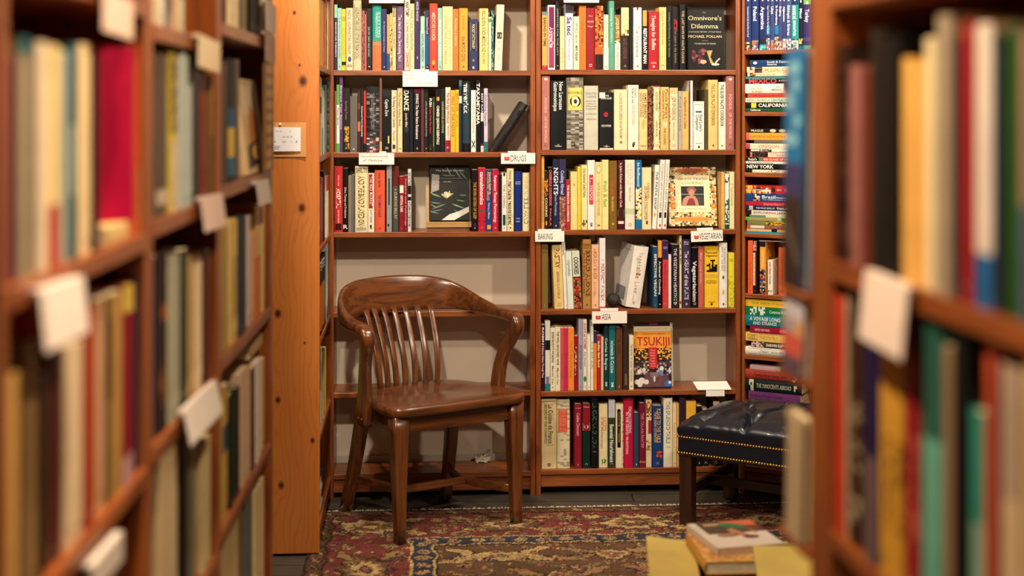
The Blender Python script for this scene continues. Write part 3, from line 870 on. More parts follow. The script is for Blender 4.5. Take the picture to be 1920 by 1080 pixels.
# ------------------------------------------------------------------ books on the two wall bookcases
# each line: x0 x1 top colour paperback|hardcover | description | spine words | bands | lettering | options
L1 = vertical_row(B, 3.6, 590, 0, zl[1], 'on the top shelf above the armchair', 'books on the top shelf above the armchair', '''
133 154 32 4b3150 p|plum and mint|MASSAGE FOR THERAPISTS|0-.2:9ad3b5|MASSAGE FOR THERAPISTS@.27-.8:f0e8f0:.4
155 182 55 9fd3bd p|pale mint|||THE PRACTICE OF SHIATSU@.15-.8:5a7f76:.35
183 210 62 f2d52f p|yellow striped||.12-.2:c9a91f;.3-.75:e0c22a;.86-.92:1a1a1a|
212 258 55 e9dcb5 h|cream|ACUPUNCTURE THERAPY|.78-.87:o26408a:.3-.75|AUSTIN   ACUPUNCTURE THERAPY@.03-.74:2a2f4a:.36;=ASI@.9-.95:2a2f4a:.4
260 316 3 d8cda6 h|tall beige boxed|ACUPUNCTURE CASE HISTORIES|.06-.86:f3a2a2a:.14-.86|ACUPUNCTURE CASE HISTORIES FROM CHINA@.1-.84:6a6048:.45
318 338 72 b0646b p|rose patterned||.05-.95:*b0646b,8a4a5a,c98a80,7a4a6a|
339 350 98 e8704a p|thin orange|
351 386 58 18191d p|black|PELVIC PAIN EXPLAINED|.28-.92:233238|pelvic pain explained@.3-.78:9fc0bd:.4
389 451 38 2aa59b h|teal and orange||.52-.66:6d9c80;.6-1:ee7a4b;.56-.62:c98a66|THE MERIDIAN HANDBOOK@.1-.5:bfe0d6:.3;SYSTEMS@.1-.5:bfe0d6:.2:.28
453 487 62 2f3478 p|indigo|||An Illustrated Guide to Points@.2-.7:a9b0e0:.3
488 507 98 f0a04a p|narrow orange and blue||.7-1:1f5f9f|
508 524 90 cdb98c p|thin speckled tan||.2-.95:*cdb98c,b08a5a,7a3a2a,e8d8b0|
525 548 28 e5d690 p|pale yellow|MASSAGE ORIENTAL METHOD|0-.06:2a2a2a|MASSAGE@.03-.2:2a2a2a:.6;The Oriental Method@.26-.66:8a7a30:.5
551 601 42 7d5f8a h|violet|HEALTH DEVELOPING FIELD||The Health of the Developing Field@.14-.86:e8d8ea:.42
606 644 2 efe6cf p|tall cream|ANATOMY COLORING WORKBOOK|.7-1:d8cdb8|ANATOMY@.02-.24:161616:.62;COLORING WORKBOOK@.28-.69:2a2a2a:.42;=X@.72-.94:c03a2a:.3
645 673 25 c4cf9a p|pale green|||Heal Your Headaches@.1-.7:8a9a6a:.45|
675 712 0 4b2f6d p|purple star-patterned||.0-.25:3a2a5a;.8-.84:oe0c0a0:.4-.6|MERCED MASSAGE@.03-.3:d0b8e0:.4
713 746 110 a5d4c0 p|mint and coral|RADICAL REMISSION|0-.26:f0705c|RADICAL REMISSION@.33-.84:5a7a90:.5
748 773 70 3a2f6a p|purple and blue||.42-.9:1f5fa0|Quantum-Touch@.12-.4:c8b8e8:.5
775 830 25 f0533f h|bright coral|MEDICINE HANDS|.85-.92:of5a83f:.3-.7|MEDICINE HANDS@.14-.55:ffe0c8:.4
831 860 55 8fc7bd p|pale teal|THE BIOTIC REMEDY||THE BIOTIC REMEDY@.18-.85:d8efe8:.55
862 933 45 eed9a0 h|wide cream|CHINESE HEALTH AND HEALING||CHINESE HEALTH & HEALING@.14-.9:a89060:.2:-.16;THE COMPLETE BOOK OF@.14-.9:c8b080:.2:.2
935 972 62 ef7d3a p|orange|||The Humors at Child Pain@.15-.6:f8d0a0:.36
975 1034 57 f5a33a h|amber|THE MOOD CURE||JULIA ROSS M.A.@.12-.36:a86a1a:.22;the MOOD CURE@.46-.86:5a2a5a:.42
1040 1103 130 3b4272 h|short navy boxed|POCKET DICTIONARY|.07-.62:2a2a4a:.2-.8;.07-.62:fb89a80:.2-.8;.78-.83:oc08a4a:.4-.6|POCKET DICTIONARY@.1-.58:e8dcc0:.28
1111 1172 58 f3cf86 h|tan|RELIGION AND MEDICINE||RELIGION AND MEDICINE@.04-.7:1a1510:.38;BODY MIND@.72-.9:8a6a3a:.22
1174 1192 115 e9e4c0 p|thin cream||.03-.1:5a9a5a|
1193 1209 70 2f6b74 p|teal mottled||.0-1:*2f6b74,4a8a8a,a8c0b0,1f4a54|
1212 1264 33 f2e6c6 h|tilted ivory|HEALING AND THE MIND|.42-.52:2a2a2a:.2-.8;.435-.505:oe8dcc0:.3-.7|HEALING AND THE MIND@.1-.4:b8a888:.3;BILL MOYERS@.55-.85:b8a888:.3|t2.2
''', depth=.16, seed=11)
L2 = vertical_row(B, 3.6, 590, 0, zl[2], 'on the second shelf above the armchair', 'books on the second shelf above the armchair', '''
135 147 615 8a6b4a p|thin brown|
148 168 572 f1efe0 p|white and green|AIKIDO BASICS|0-.3:5db04a;.87-1:4faf4a|Aikido Basics@.34-.6:2a2a2a:.5
169 190 518 6f4c86 p|tall thin purple|||Embrace Your Essence@.12-.7:e0d0ea:.5
191 237 595 2b2320 p|dark golden-figured||.6-.84:*c99a32,a87a22,d9b050,4a3a20:.2-.9;.86-.95:*8a6a2a,2b2320,c99a32:.4-.95|Sporting Power@.2-.5:8a7a5a:.3
239 288 650 75706c p|gray|||
290 309 615 5c2e20 p|dark brown||.5-.66:d8704a;.2-.3:8a4a2a|
311 329 612 1b2b3f p|dark blue|ADVANCED SWORDMANSHIP||Advanced Swordsmanship@.25-.75:d8dce8:.55
331 347 615 e0392f p|narrow red||.86-1:1a1a1a|
348 437 585 2a2a2c h|plastic-wrapped black||.1-.9:*2a2a2c,4a4a4c,3a3838,8a8884,222224;.78-1:*a04a3a,c8b0a8,4a3a50,5a5a5a|THE HANDBOOK OF RIDERS@.1-.65:8a8a8a:.25
438 454 527 8d5f50 p|tall dusty brown||.86-1:d8a86a|
457 517 610 15161a p|black yellow-marked||.0-.1:2a2c34;.74-.86:e8c060:.62-.78|Captain Zero@.15-.42:e8e4dc:.36
519 555 610 ecdcb4 p|cream|FLY FISHING CAROLINA|.88-.95:3a3020:.2-.7|Fly Fishing in North Carolina@.1-.6:6a5030:.45;Parmer@.66-.82:8a7050:.4|
559 592 597 e6d3a4 p|pale tan|DREAM AUTHOR BOOK||The Dream Author Book@.06-.6:8a6a3a:.5|
597 642 590 131417 p|black|DANCE|.6-.7:o3a3a40:.2-.8|DANCE@.05-.36:f0ead8:.7;Jennifer Miller@.4-.62:d8d0c0:.34|
644 664 590 1d2433 p|narrow blue-black|||
669 716 590 17131a p|black and pink|SWING RETRO RENAISSANCE|0-.08:b01848;.84-.95:f0507a:.1-.8|SWING! The New Retro Renaissance@.1-.8:f0e6e6:.4
718 738 592 7a3340 p|narrow maroon|||
740 767 600 1e2a22 p|dark green|||LOVE THE LIMITLESS PATIENCE OF PAIN@.2-.75:a8b09a:.4
769 796 655 14141a p|black red-lettered|PUSH|.86-.94:2a2a30|PUSH@.03-.18:f0ece0:.6;Open Wide Plan Now!@.2-.66:d83048:.44
797 813 655 3c4a2a p|narrow olive||.1-.9:8aa03a:.2-.5|
815 850 605 0f1012 p|black yellow-dotted|CHINESE QIGONG ESSENTIALS|.12-.18:ee8c030:.25-.75;.12-.18:oe8c030:.25-.75|CHINESE QIGONG ESSENTIALS@.26-.88:f0ece0:.5
851 879 600 1d1f22 p|black dull-lettered|UNDERWATER DOYENNE||UNDERWATER DOYENNE@.2-.7:9aa06a:.5
883 917 590 f2dcc8 p|pale pink|REAL AGE WORKOUT|.82-1:b5123f|The Real Age Workout@.08-.56:a04a4a:.5;MARK@.6-.76:b08a80:.35;=c@.9-.95:f0d0d0:.3|
919 950 610 efb52f p|yellow|FIRST OF THE PADDLE||FIRST OF THE PADDLE@.1-.75:a86a1a:.55|
952 973 607 f3bf3a p|yellow red-lettered|||SERVICES@.05-.35:d0402a:.5;SPORTS@.4-.6:2a2a2a:.4
974 994 543 2c3a5a p|navy||.0-.08:5a7a8a;.22-.32:efe6d8|
997 1049 548 2a4652 h|dark teal|MAVERICK|.0-.05:1a1a1a;.88-1:101418|maverick@.02-.46:eef0e8:.62
1056 1088 610 f0ece2 p|white|||THE SPORT OF EXPERIENCES@.2-.7:8a8a8a:.4;X@.8-.95:2a2a2a:.7
1089 1118 543 121315 p|tall black|||TAKAMIYAMA@.04-.62:f0ece0:.72
1121 1141 615 1a1b1e p|black and white|BEST KARATE|.36-.5:e8e4dc;.86-.9:8a1a3a;.9-1:e8e4dc|BEST KARATE@.04-.5:e0dcd0:.6
1143 1168 597 cfc0dc p|lavender||.84-1:1f7a80|Swimming Expertly@.1-.6:8a6a9a:.5
''', depth=.15, seed=12)
L3 = vertical_row(B, 3.6, 590, 270, zl[3], 'on the third shelf above the armchair', 'books on the third shelf above the armchair', '''
133 189 150 d23033 h|red|HOSPITAL|.87-.97:4a1010:.12-.88|STORY LIVES@.14-.3:f0c8b8:.18;HOSPITAL@.34-.64:fff0e0:.5;THE NEW RIDGE@.66-.86:f0c8b8:.2
191 226 165 111214 p|black|||Ethics, Therapy and Professions@.3-.78:c8c8c4:.42;=R@.88-.95:f0f0f0:.5
227 248 217 8f8570 p|grey-tan|||
249 269 210 77797a p|pale grey|||
272 359 150 e9d9a8 h|wide cream|AND THE BAND PLAYED ON|.93-.98:a8a89a:.1-.9|=SHILTS@.02-.1:1a1a1a:.5;AND THE BAND PLAYED ON@.15-.9:4a4028:.5
361 402 198 efe5cf p|white red-boxed|THE RED MARKET|.02-.6:c2262b:.1-.75;.88-.95:1a1a1a:.3-.6|THE RED MARKET@.05-.56:f6e6d6:.44;SCOTT CARNEY@.62-.85:5a5a4a:.3
405 475 178 f0603f h|wide coral|THE COMING PLAGUE||Laurie Garrett@.04-.28:3a2a4a:.24;THE COMING PLAGUE@.4-.76:2a2a5a:.27
485 521 142 9a9c9e p|tall grey||.2-.6:2a2c34:.35-.6;.88-.92:2a2a2a:.2-.5|
525 569 150 5c5a50 h|maroon and grey|NURSING BRAIN|0-.3:7a2a26|A CURSING BRAIN?@.34-.8:c8c0a8:.4
571 603 220 a81f2c p|crimson white-blocked|CRITICAL CARE|.16-.3:efe8dc:.1-.9|CRITICAL CARE@.34-.64:f6e6e0:.5
604 627 215 8f2231 p|dark crimson|||Surgery and Pathology@.05-.9:e0b0a8:.4
629 652 172 d8d8d6 p|white black-banded|KITCHEN OF THE FUTURE|.26-.4:1a1a1a;.44-.5:1a1a1a|JOY OF THE@.05-.25:1a1a1a:.6;KITCHEN OF THE FUTURE@.52-.92:1a1a1a:.55
1062 1102 175 16100f p|black gold-lettered|SEVEN SISTERS OF SLEEP|.86-.92:o4a2a6a:.3-.7|THE SEVEN SISTERS OF SLEEP@.2-.8:b08a3a:.5
1104 1154 163 d5233f p|red leaf-marked|CANNABINOMICS|.66-.7:o2a7a3a:.2-.8;.78-.79:f0d0c8;.84-.85:f0d0c8;.92-.97:fff0f0:.25-.75|cannabinomics@.06-.58:ffe8e0:.5
1156 1197 175 2a4a8c p|blue orange-lettered|PSYCHIATRIC DRUGS|.9-.97:e8a040:.2-.8|Current Guide to@.04-.4:f0d8a0:.3:.22;PSYCHIATRIC DRUGS@.04-.5:f0b040:.42:-.14;Perry J Moss@.54-.8:d8d8e8:.3
1199 1242 173 d6214a p|pinkish red|RESPIRATORY THERAPY PHARMACOLOGY||Respiratory Therapy Pharmacology@.1-.86:ffe0e0:.42
1244 1262 205 1c1b1d p|thin black|||
1264 1295 195 efeadd p|ivory|THE I CHING|.0-.06:2a2a2a:.3-.7;.72-.9:1a5a3a:.2-.8|THE I CHING@.2-.6:8a8478:.5
1298 1344 165 eedcb0 h|cream|MARIHUANA RECONSIDERED||Grinspoon@.04-.18:3a3028:.36;marihuana reconsidered@.2-.9:161310:.62
1348 1397 183 17318f h|plain blue|||=Domestic@.17-.19:e8e8f0:.4;=Botany@.2-.22:e8e8f0:.4;=USA@.78-.8:e8e8f0:.3;=DEA@.83-.85:e8e8f0:.3
1403 1451 195 f0deb0 h|cream grey-lettered|INVISIBLE HAND||WARNER@.05-.28:a0925a:.4;INVISIBLE HAND@.29-.88:5a6a5a:.55
''', depth=.15, seed=13)
GC1 = 'cookbooks on the top shelf of the cookbook bookcase'
vertical_row(B, 3.6, 990, 0, zr[1], "on the cookbook bookcase's top shelf", GC1, '''
95 132 80 d9a25a p|orange-brown red-footed||.0-.06:7a8a8a;.93-1:e02a3a|BAKING IN TIME@.1-.6:5a3a1a:.5
135 183 35 f0e6e6 p|magenta white-bordered|APHRODITE|.03-.97:8a2560:.12-.88;.4-.95:b8406a:.14-.86|Aphrodite@.34-.66:f6dce4:.55
187 212 10 16161a p|tall black|||APPETITES FOR THE CITY@.1-.8:9a9a9a:.4
215 249 110 d9d29a p|pale yellow-green|||BURN NOTE@.6-.88:a09a60:.4
251 305 28 d9d0dc h|lavender-white|SALTED|0-.09:1f1a22;.09-.14:3a3a4a|Salted@.2-.48:3a2a6a:.55;A manifesto on the mineral@.5-.86:a090b0:.2
308 346 112 f0e6b8 p|pale cream|WITH BOLD KNIFE||WITH BOLD@.12-.32:2a2a2a:.42;KNIFE & FORK@.33-.5:2a2a2a:.4;MFK FISHER@.55-.84:2a2a2a:.45
346 392 40 f0782f p|bright orange|||Cooking for Friends@.2-.6:c05018:.3
394 450 55 a81f30 h|crimson|||=The@.12-.14:e0b0a8:.3;=WILD FOOD@.2-.24:e0b0a8:.45;=Hunger@.28-.31:e0b0a8:.4
453 507 40 e8602f h|fiery photo||0-.64:*e8602f,c8401f,f0a03a,e0602a,3a1a14;.3-.5:*f08a2a,4a1a14,e8602f:.2-.8;.66-.76:f0ece4;.76-1:2a1a20|
509 545 100 efe8d0 p|yellow-topped white||0-.6:f0c848|JEANNE LEMLIN@.1-.5:c08a1a:.3
546 583 8 58a58c h|tall sea-green|||Cooking for Comfort@.1-.6:a8d8c0:.4
585 624 100 e9e0d0 p|golden-topped white||0-.45:9a6a1a;.45-.52:*c8a070,e8d8c0,6a4a2a|JACQUES PEPIN@.04-.42:f0d8a0:.5;THE APPRENTICE@.56-.9:8a8070:.3
627 682 52 3a2522 h|cream-topped dark brown|INSATIABLE|0-.36:e3d3a0;.36-.45:*c8a050,8a5a2a,e3d3a0|INSATIABLE@.04-.36:b8a878:.45;GAEL GREENE@.5-.82:6a4a44:.4
685 707 42 1f1b1e p|black white-labelled||.34-.74:f0e6e0:.1-.9|
709 769 52 f0e6dc h|white|THE APPRENTICE|.0-.04:a03040:.4-.6|The Apprentice@.3-.8:7a7a80:.4
772 809 50 141517 p|black orange-capped|RESTAURANT MAN|.05-.3:e8a04a:.1-.8|RESTAURANT MAN@.34-.9:f6f2ea:.6
813 883 80 c41f2d h|wide red|THOUGHTS FOR BUFFETS||Thoughts for Buffets@.06-.66:f6dcc8:.36;=BOUGHTON@.86-.9:e8b0a0:.3
884 934 50 f2c680 h|peach|||Dining by Rail, table by table@.06-.6:a88040:.3
938 970 40 15201c p|black-green|||Cooking and Screaming in San Quentin@.1-.8:7a8a6a:.35
972 1019 45 1d1518 h|black red-lettered|APPETITES||APPETITES@.2-.36:d02a3a:.45;Ten years in the kitchen@.36-.9:8a7a6a:.3
1022 1069 30 101214 h|tall black|||THE LAST DAYS OF HAUTE CUISINE@.1-.9:c8b890:.34
''', kind='cookbook', depth=.16, seed=14)
GC2 = 'cookbooks on the second shelf of the cookbook bookcase'
vertical_row(B, 3.6, 990, 0, zr[2], "on the cookbook bookcase's second shelf", GC2, '''
91 148 513 c07a72 h|tall dusty rose, the first of a pair,||.03-.06:of0d8d0:.3-.7|FOODS@.3-.5:e0b8a8:.3;OF THE WORLD@.55-.9:e0b8a8:.3
151 256 545 0f1316 h|wide black|||New Larousse@.02-.42:e8e6e0:.26:.18;Gastronomique@.02-.44:e8e6e0:.26:-.16;=Hamlyn@.93-.955:c8c8c4:.25
259 374 525 8d8778 h|marbled grey yellow-labelled||.0-.14:*8d8778,a8a294,6a655a,7a7466;.46-1:*8d8778,a8a294,5a554a,7a7466,b8b2a4;.14-.45:efd272:.1-.95;.15-.43:f5a4a2a:.14-.9;.25-.41:o1c1814:.2-.85;.27-.39:oefe8d8:.3-.75;.3-.36:o4a3020:.42-.63|=GASTRONOMIQUE@.19-.225:5a4a1a:.5
378 474 580 c7c5b2 h|wide pale grey|FORGOTTEN COOKBOOK||=FORGOTTEN@.1-.14:6a7a8a:.45;=COOKBOOK@.15-.19:6a7a8a:.45;=illustrated history@.22-.25:8a8a80:.45;=of eating and@.26-.29:8a8a80:.4;=drinking through@.3-.33:8a8a80:.45;=the Ages where@.34-.37:8a8a80:.42;=and with good@.42-.45:8a8a80:.42;=recipes and more@.5-.53:8a8a80:.42
481 577 625 17171a h|wide torn black red-dotted||0-.1:e0dcd2:.0-.4;.34-.43:oc0303a:.3-.62;.97-1:d8d0c0|=THE@.04-.07:f0ece0:.2;=COOK BOOK@.08-.12:f0ece0:.45;=ESCOFFIER@.56-.6:e8e0d0:.4;=CROWN@.93-.95:c8c0b0:.25
581 671 605 efdcb0 h|wide cream|CONCISE ENCYCLOPEDIA OF GASTRONOMY|.85-.9:oa88a4a:.4-.62|A CONCISE ENCYCLOPEDIA OF GASTRONOMY@.06-.82:8a7040:.22
674 747 575 f3ead6 h|wide ivory|FOOD ENCYCLOPEDIA|.88-.95:*2a2a2a,efe6d0,a04a3a:.4-.65|Craig Claiborne@.04-.2:5a5040:.2:.2;The New York Times@.04-.28:4a4030:.2:-.05;FOOD ENCYCLOPEDIA@.3-.62:c8a878:.26
750 807 603 f0cf90 h|tan|THEORY OF GOOD COOKING|.5-.66:od8b070:.3-.7|JAMES BEARD'S@.06-.48:3a2a1a:.3:.24;THEORY & PRACTICE OF@.06-.46:3a2a1a:.2:-.06;GOOD COOKING@.06-.46:3a2a1a:.2:-.3;=QU@.92-.95:1a1a1a:.4
809 842 590 6b3528 h|brown patterned||0-1:*6b3528,8a4a34,4a241a,a06a4a|
844 892 580 e9dcae h|cream with a red cap and brown edging||0-.02:d03a3a;.03-.97:*6a5030,e9dcae,8a7040:.02-.14;.03-.97:*6a5030,e9dcae,8a7040:.84-.98|SCIENCE COOKERY@.1-.4:5a4a2a:.36;HERB BOOK@.55-.8:8a7a4a:.3
894 951 588 e3bb76 h|tan with a white patch|COMPLETE BOOK OF PORK|.56-.62:of0e6d0:.3-.8|Paula Peck's@.04-.5:6a4a20:.3:.22;Complete book of Pork@.06-.52:6a4a20:.3:-.14;FINE COOKING@.66-.92:6a4a20:.28
956 1012 593 f0d6ac h|peach dot-edged|JOY OF COOKING|.0-.1:e0c090;.3-1:*2a2a2a,f0d6ac,f0d6ac:.02-.12|JOY@.14-.24:d03a2a:.45;OF COOKING@.25-.52:5a3a2a:.4;revised and enlarged@.55-.85:a08060:.22
1015 1039 615 b0aaa4 p|narrow grey|||Food and Drink@.1-.7:6a6a6a:.45
1041 1084 617 f0b56a p|orange-tan|||Le Repertoire de La Cuisine@.1-.64:4a2a10:.42
1088 1112 545 e9e6e2 p|tall thin white||.0-1:2a2a2c:.0-.3|
1116 1190 685 f0ece0 h|short wide white|FOOD LOVER'S COMPANION|.2-.235:2a6a8a:.2-.75|=BARRON@.05-.08:8a8a80:.42;Food Lover's@.28-.62:2a3a4a:.3:.18;Companion@.28-.6:2a3a4a:.3:-.14;=BARRONS@.86-.88:2a2a2a:.32
1192 1214 605 5c5536 p|narrow olive|||
1216 1282 540 e9c37a h|tan checked|||THE SILVER PALATE COOKBOOK@.06-.66:4a3a2a:.34
1286 1334 555 efe6d0 p|tall ivory|||THE SILVER PALATE COOKBOOK@.04-.66:2a2a2a:.46
1337 1393 510 b5706a h|tall dusty rose, the last of a pair,||.03-.06:of0d8d0:.3-.7|FOODS@.25-.45:e0b8a8:.3;OF THE WORLD@.5-.85:e0b8a8:.3
''', kind='cookbook', depth=.165, seed=15, jitter=.006)
GC3 = 'cookbooks on the third shelf of the cookbook bookcase'
vertical_row(B, 3.274, 990, 270, zr[3], "on the cookbook bookcase's third shelf", GC3, '''
82 100 75 d9a24e p|tall thin tan|||HOMESTEAD COOKING@.3-.9:a06a1a:.5
102 123 165 3a2a25 p|dark orange-blocked|COOKING|.14-.44:*e87a2a,3a2a25,f09a3a;.85-.93:oe8803a:.2-.8|COOKING@.46-.78:e8d8b8:.6
125 152 145 1c1a20 p|black pink-lettered|CASSEROLE COOKBOOK||CASSEROLE COOKBOOK@.04-.62:f06a70:.56;PAULA@.66-.94:f06a70:.4
153 190 95 2a3150 p|navy floral|||NIGHTS@.12-.5:e0e4f0:.7;from Provence@.5-.8:b0b8d8:.4
192 232 95 3f3a66 p|indigo potato-pictured||.53-1:*a86a5a,c88a70,7a4a5a,8a5a5a|Cooking Abroad@.16-.5:c0b8e8:.5
234 260 222 d02f36 p|short red|THE SRIRACHA COOKBOOK||THE SRIRACHA COOKBOOK@.1-.85:f6dcd0:.5
262 303 172 f0d890 p|pale yellow||.2-.24:oc87a2a:.4-.6|
305 327 140 e8cf3a p|thin yellow|||
329 364 130 f2e0a8 p|cream|ONE HUNDRED UTENSILS|.85-1:*f2e0a8,6a5a3a,e8c88a|One Hundred Useful Herbs@.05-.5:8a7a5a:.5
366 411 100 f3efe8 h|white red-boxed||.21-.64:e8344a:.2-.75;.9-.94:8a8a8a:.35-.65|SILVERSPOON@.25-.62:f6e6e6:.36
413 454 112 f2d692 p|yellow-cream oval-badged||.04-.17:oc8a060:.15-.85;.06-.15:of6e8c0:.25-.75|SAVOR AND ENJOY DINNER@.3-.8:b09a50:.4
456 494 98 f0e29a p|pale lemon|FRESH AND FAST||fresh & fast@.3-.68:8ab03a:.62
496 547 103 8f6a28 h|golden brown|THAILAND|.9-.94:oc8a050:.35-.65|Thailand@.28-.5:c05030:.45;the cookbook@.52-.74:d8b868:.36
549 592 100 5a1626 h|burgundy|IN THE KITCHEN WITH MASTER CHEFS|.71-.82:f0ece4:.05-.95;.88-.92:e0dcd4:.1-.9|In Julia's Kitchen with Master Chefs@.04-.68:e8c8c0:.36
595 656 98 ebe4d2 h|wide ivory|CREOLE|.7-.78:c8cfa8|CREOLE@.06-.36:cfc8b0:.5;Memoir of flavors@.4-.6:b0a890:.2
660 698 100 1c78b5 p|blue picture-banded||.4-.86:*f0ece0,e8dc4a,c8a060,f0f0ec,3a3a30|be Basil@.04-.2:e0f0f8:.4;Seasonal@.2-.38:e0f0f8:.4
700 758 145 f2dfae h|cream|COOKING WITH LES DAMES|.86-.92:*8a4a2a,3a3a3a:.4-.6|Cooking with@.25-.5:b08040:.26:.2;LES DAMES D'ESCOFFIER@.3-.85:8a5a2a:.32:-.1
761 788 130 f1efe6 p|tilted white|||THE PASTA SHOP@.1-.7:4a5a6a:.5;&@.74-.82:e8a03a:.5|t3
792 820 97 f2ece0 p|white red-edged|COOKING NEW SKILLS|.76-.84:2a2a2a:.3-.8;.93-.97:od03a3a:.4-.8|COOKING NEW WITH HEAT@.06-.74:8a8a80:.42|t3
824 849 97 f2ece0 p|white black-stamped|COOKING AND GRILLING HOTTER|.76-.84:2a2a2a:.3-.8;.93-.97:od03a3a:.4-.8|COOKING NEW FIRE@.06-.74:8a8a80:.42|t3
1187 1207 175 e0b060 p|thin amber|||
1209 1234 185 eef0ea p|white green-patterned||.06-.16:*1f6b52,eef0ea;.45-.9:*1f6b52,eef0ea,2a7a60;.92-1:1f5a48|
1238 1267 172 f0e0ac p|pale cream|A TASTE||A Taste Immensity@.2-.6:a08a50:.4
''', kind='cookbook', depth=.155, seed=16)
GC4 = 'cookbooks on the shelf under the BAKING sign'
vertical_row(B, 3.274, 990, 270, zr[4], 'on the shelf under the BAKING sign', GC4, '''
81 124 610 8b7033 h|olive-gold|||=CREPE@.06-.1:4a3a1a:.4;=& WINE@.12-.15:4a3a1a:.4
163 222 622 e9c982 h|tan|PASTRY||PASTRY@.06-.36:6a4a1a:.5;BERNARD CLAYTON JR@.42-.84:8a6a3a:.26|t-2.5
224 245 600 eeece4 p|tall white|||of Cakes@.05-.2:6a6a6a:.5|t-2.5
247 281 662 e6eadf p|pale mint|CUPCAKES||cupcakes@.14-.42:8a9a8a:.5|t-2.5
285 330 660 d9dfc8 p|strawberry-pictured|COOKIES|.44-1:*d23a2a,e04a34,b02a20,8aa04a,3a2a20|COOKIES@.1-.4:1a1a1a:.6|t-2.5
336 387 585 c08a4a h|brown|BREAD ALONE|.06-.14:a87a3a|=Daniel Leader@.07-.09:3a1a10:.4;BREAD ALONE@.16-.82:4a1a10:.46:.12;bold fresh loaves@.2-.78:6a3a20:.22:-.3
390 435 618 f0bf95 h|peach|AMERICAN BAKER||AMERICAN BAKER@.06-.54:b05a3a:.45;Jim Dodge@.58-.8:c88a6a:.3|
439 476 578 f2eef0 h|white pink-footed|PERFECT FINISH|.97-.99:d83060|=The@.3-.32:a8a8b0:.3;PERFECT FINISH@.36-.88:c03048:.5|
768 796 632 2a5a8a p|blue|EFFECTIVE VEGAN|||
797 822 595 1a1618 p|orange-topped black|ARTISANAL COOKING|0-.25:e8a03a|Artisanal Cooking@.3-.8:d8d0c8:.5
826 861 595 e8404a p|red purple-topped||0-.28:3a2f70|=GO@.08-.12:b8b0e8:.4;Mediterranean@.34-.7:b02030:.4
863 879 680 eae6de p|thin white|
881 928 618 2a2430 p|dark purple|THE VEGETARIAN HEARTH|.86-.93:*e8e4dc,2a2430:.3-.7|THE VEGETARIAN HEARTH@.06-.84:d8d0d8:.4
930 943 560 e0d59a p|tall thin cream||.9-.95:od02a3a:.1-.9|THE@.05-.4:6a6040:.6
946 999 585 4a3a5e h|purple|THE HEART OF THE PLATE||=MOLLIE@.03-.05:e8e0f0:.36;=KATZEN@.06-.08:e8e0f0:.36;The HEART of the PLATE@.17-.88:f0eaf4:.44
1003 1044 638 15141a p|black|VEGETARIANISM||Vegetarianism@.22-.9:e8e4dc:.55
1046 1079 632 d06a5c p|dull coral|||Main course secrets@.1-.6:e8b0a0:.4
1082 1170 628 f3c52f h|wide yellow figure-pictured|PASSIONATE VEGETARIAN|.07-.42:fc8a020:.1-.9;.22-.42:*1a1614,f3c52f,1a1614:.3-.75;.3-.42:*1a1614,1a1614,f3c52f:.15-.9;.47-.475:3a8a8a;.5-.505:3a8a8a|=Passionate@.08-.12:2a2010:.48;=Vegetarian@.13-.17:2a2010:.48;=Crescent@.55-.575:5a4a10:.42;=Dragonwagon@.58-.605:5a4a10:.46;=Workman@.9-.92:3a3010:.26
1174 1224 608 f0ece0 h|white|THE VEGETARIAN'S BIBLE|.5-.56:o3a7a5a:.35-.6;.72-.8:oe8b05a:.35-.6|THE VEGETARIAN'S CRACK@.06-.44:8a8a80:.24:.15;BEST OF THE BEST@.06-.44:8a8a80:.2:-.15
1229 1267 670 e8dc3a p|yellow-green speckled||.1-.16:c8b820:.2-.8;.4-1:*e8dc3a,d8cc2a,c0b420,e8dc3a|
''', kind='cookbook', depth=.155, seed=17)
GC5 = 'cookbooks on the shelf under the ASIA sign'
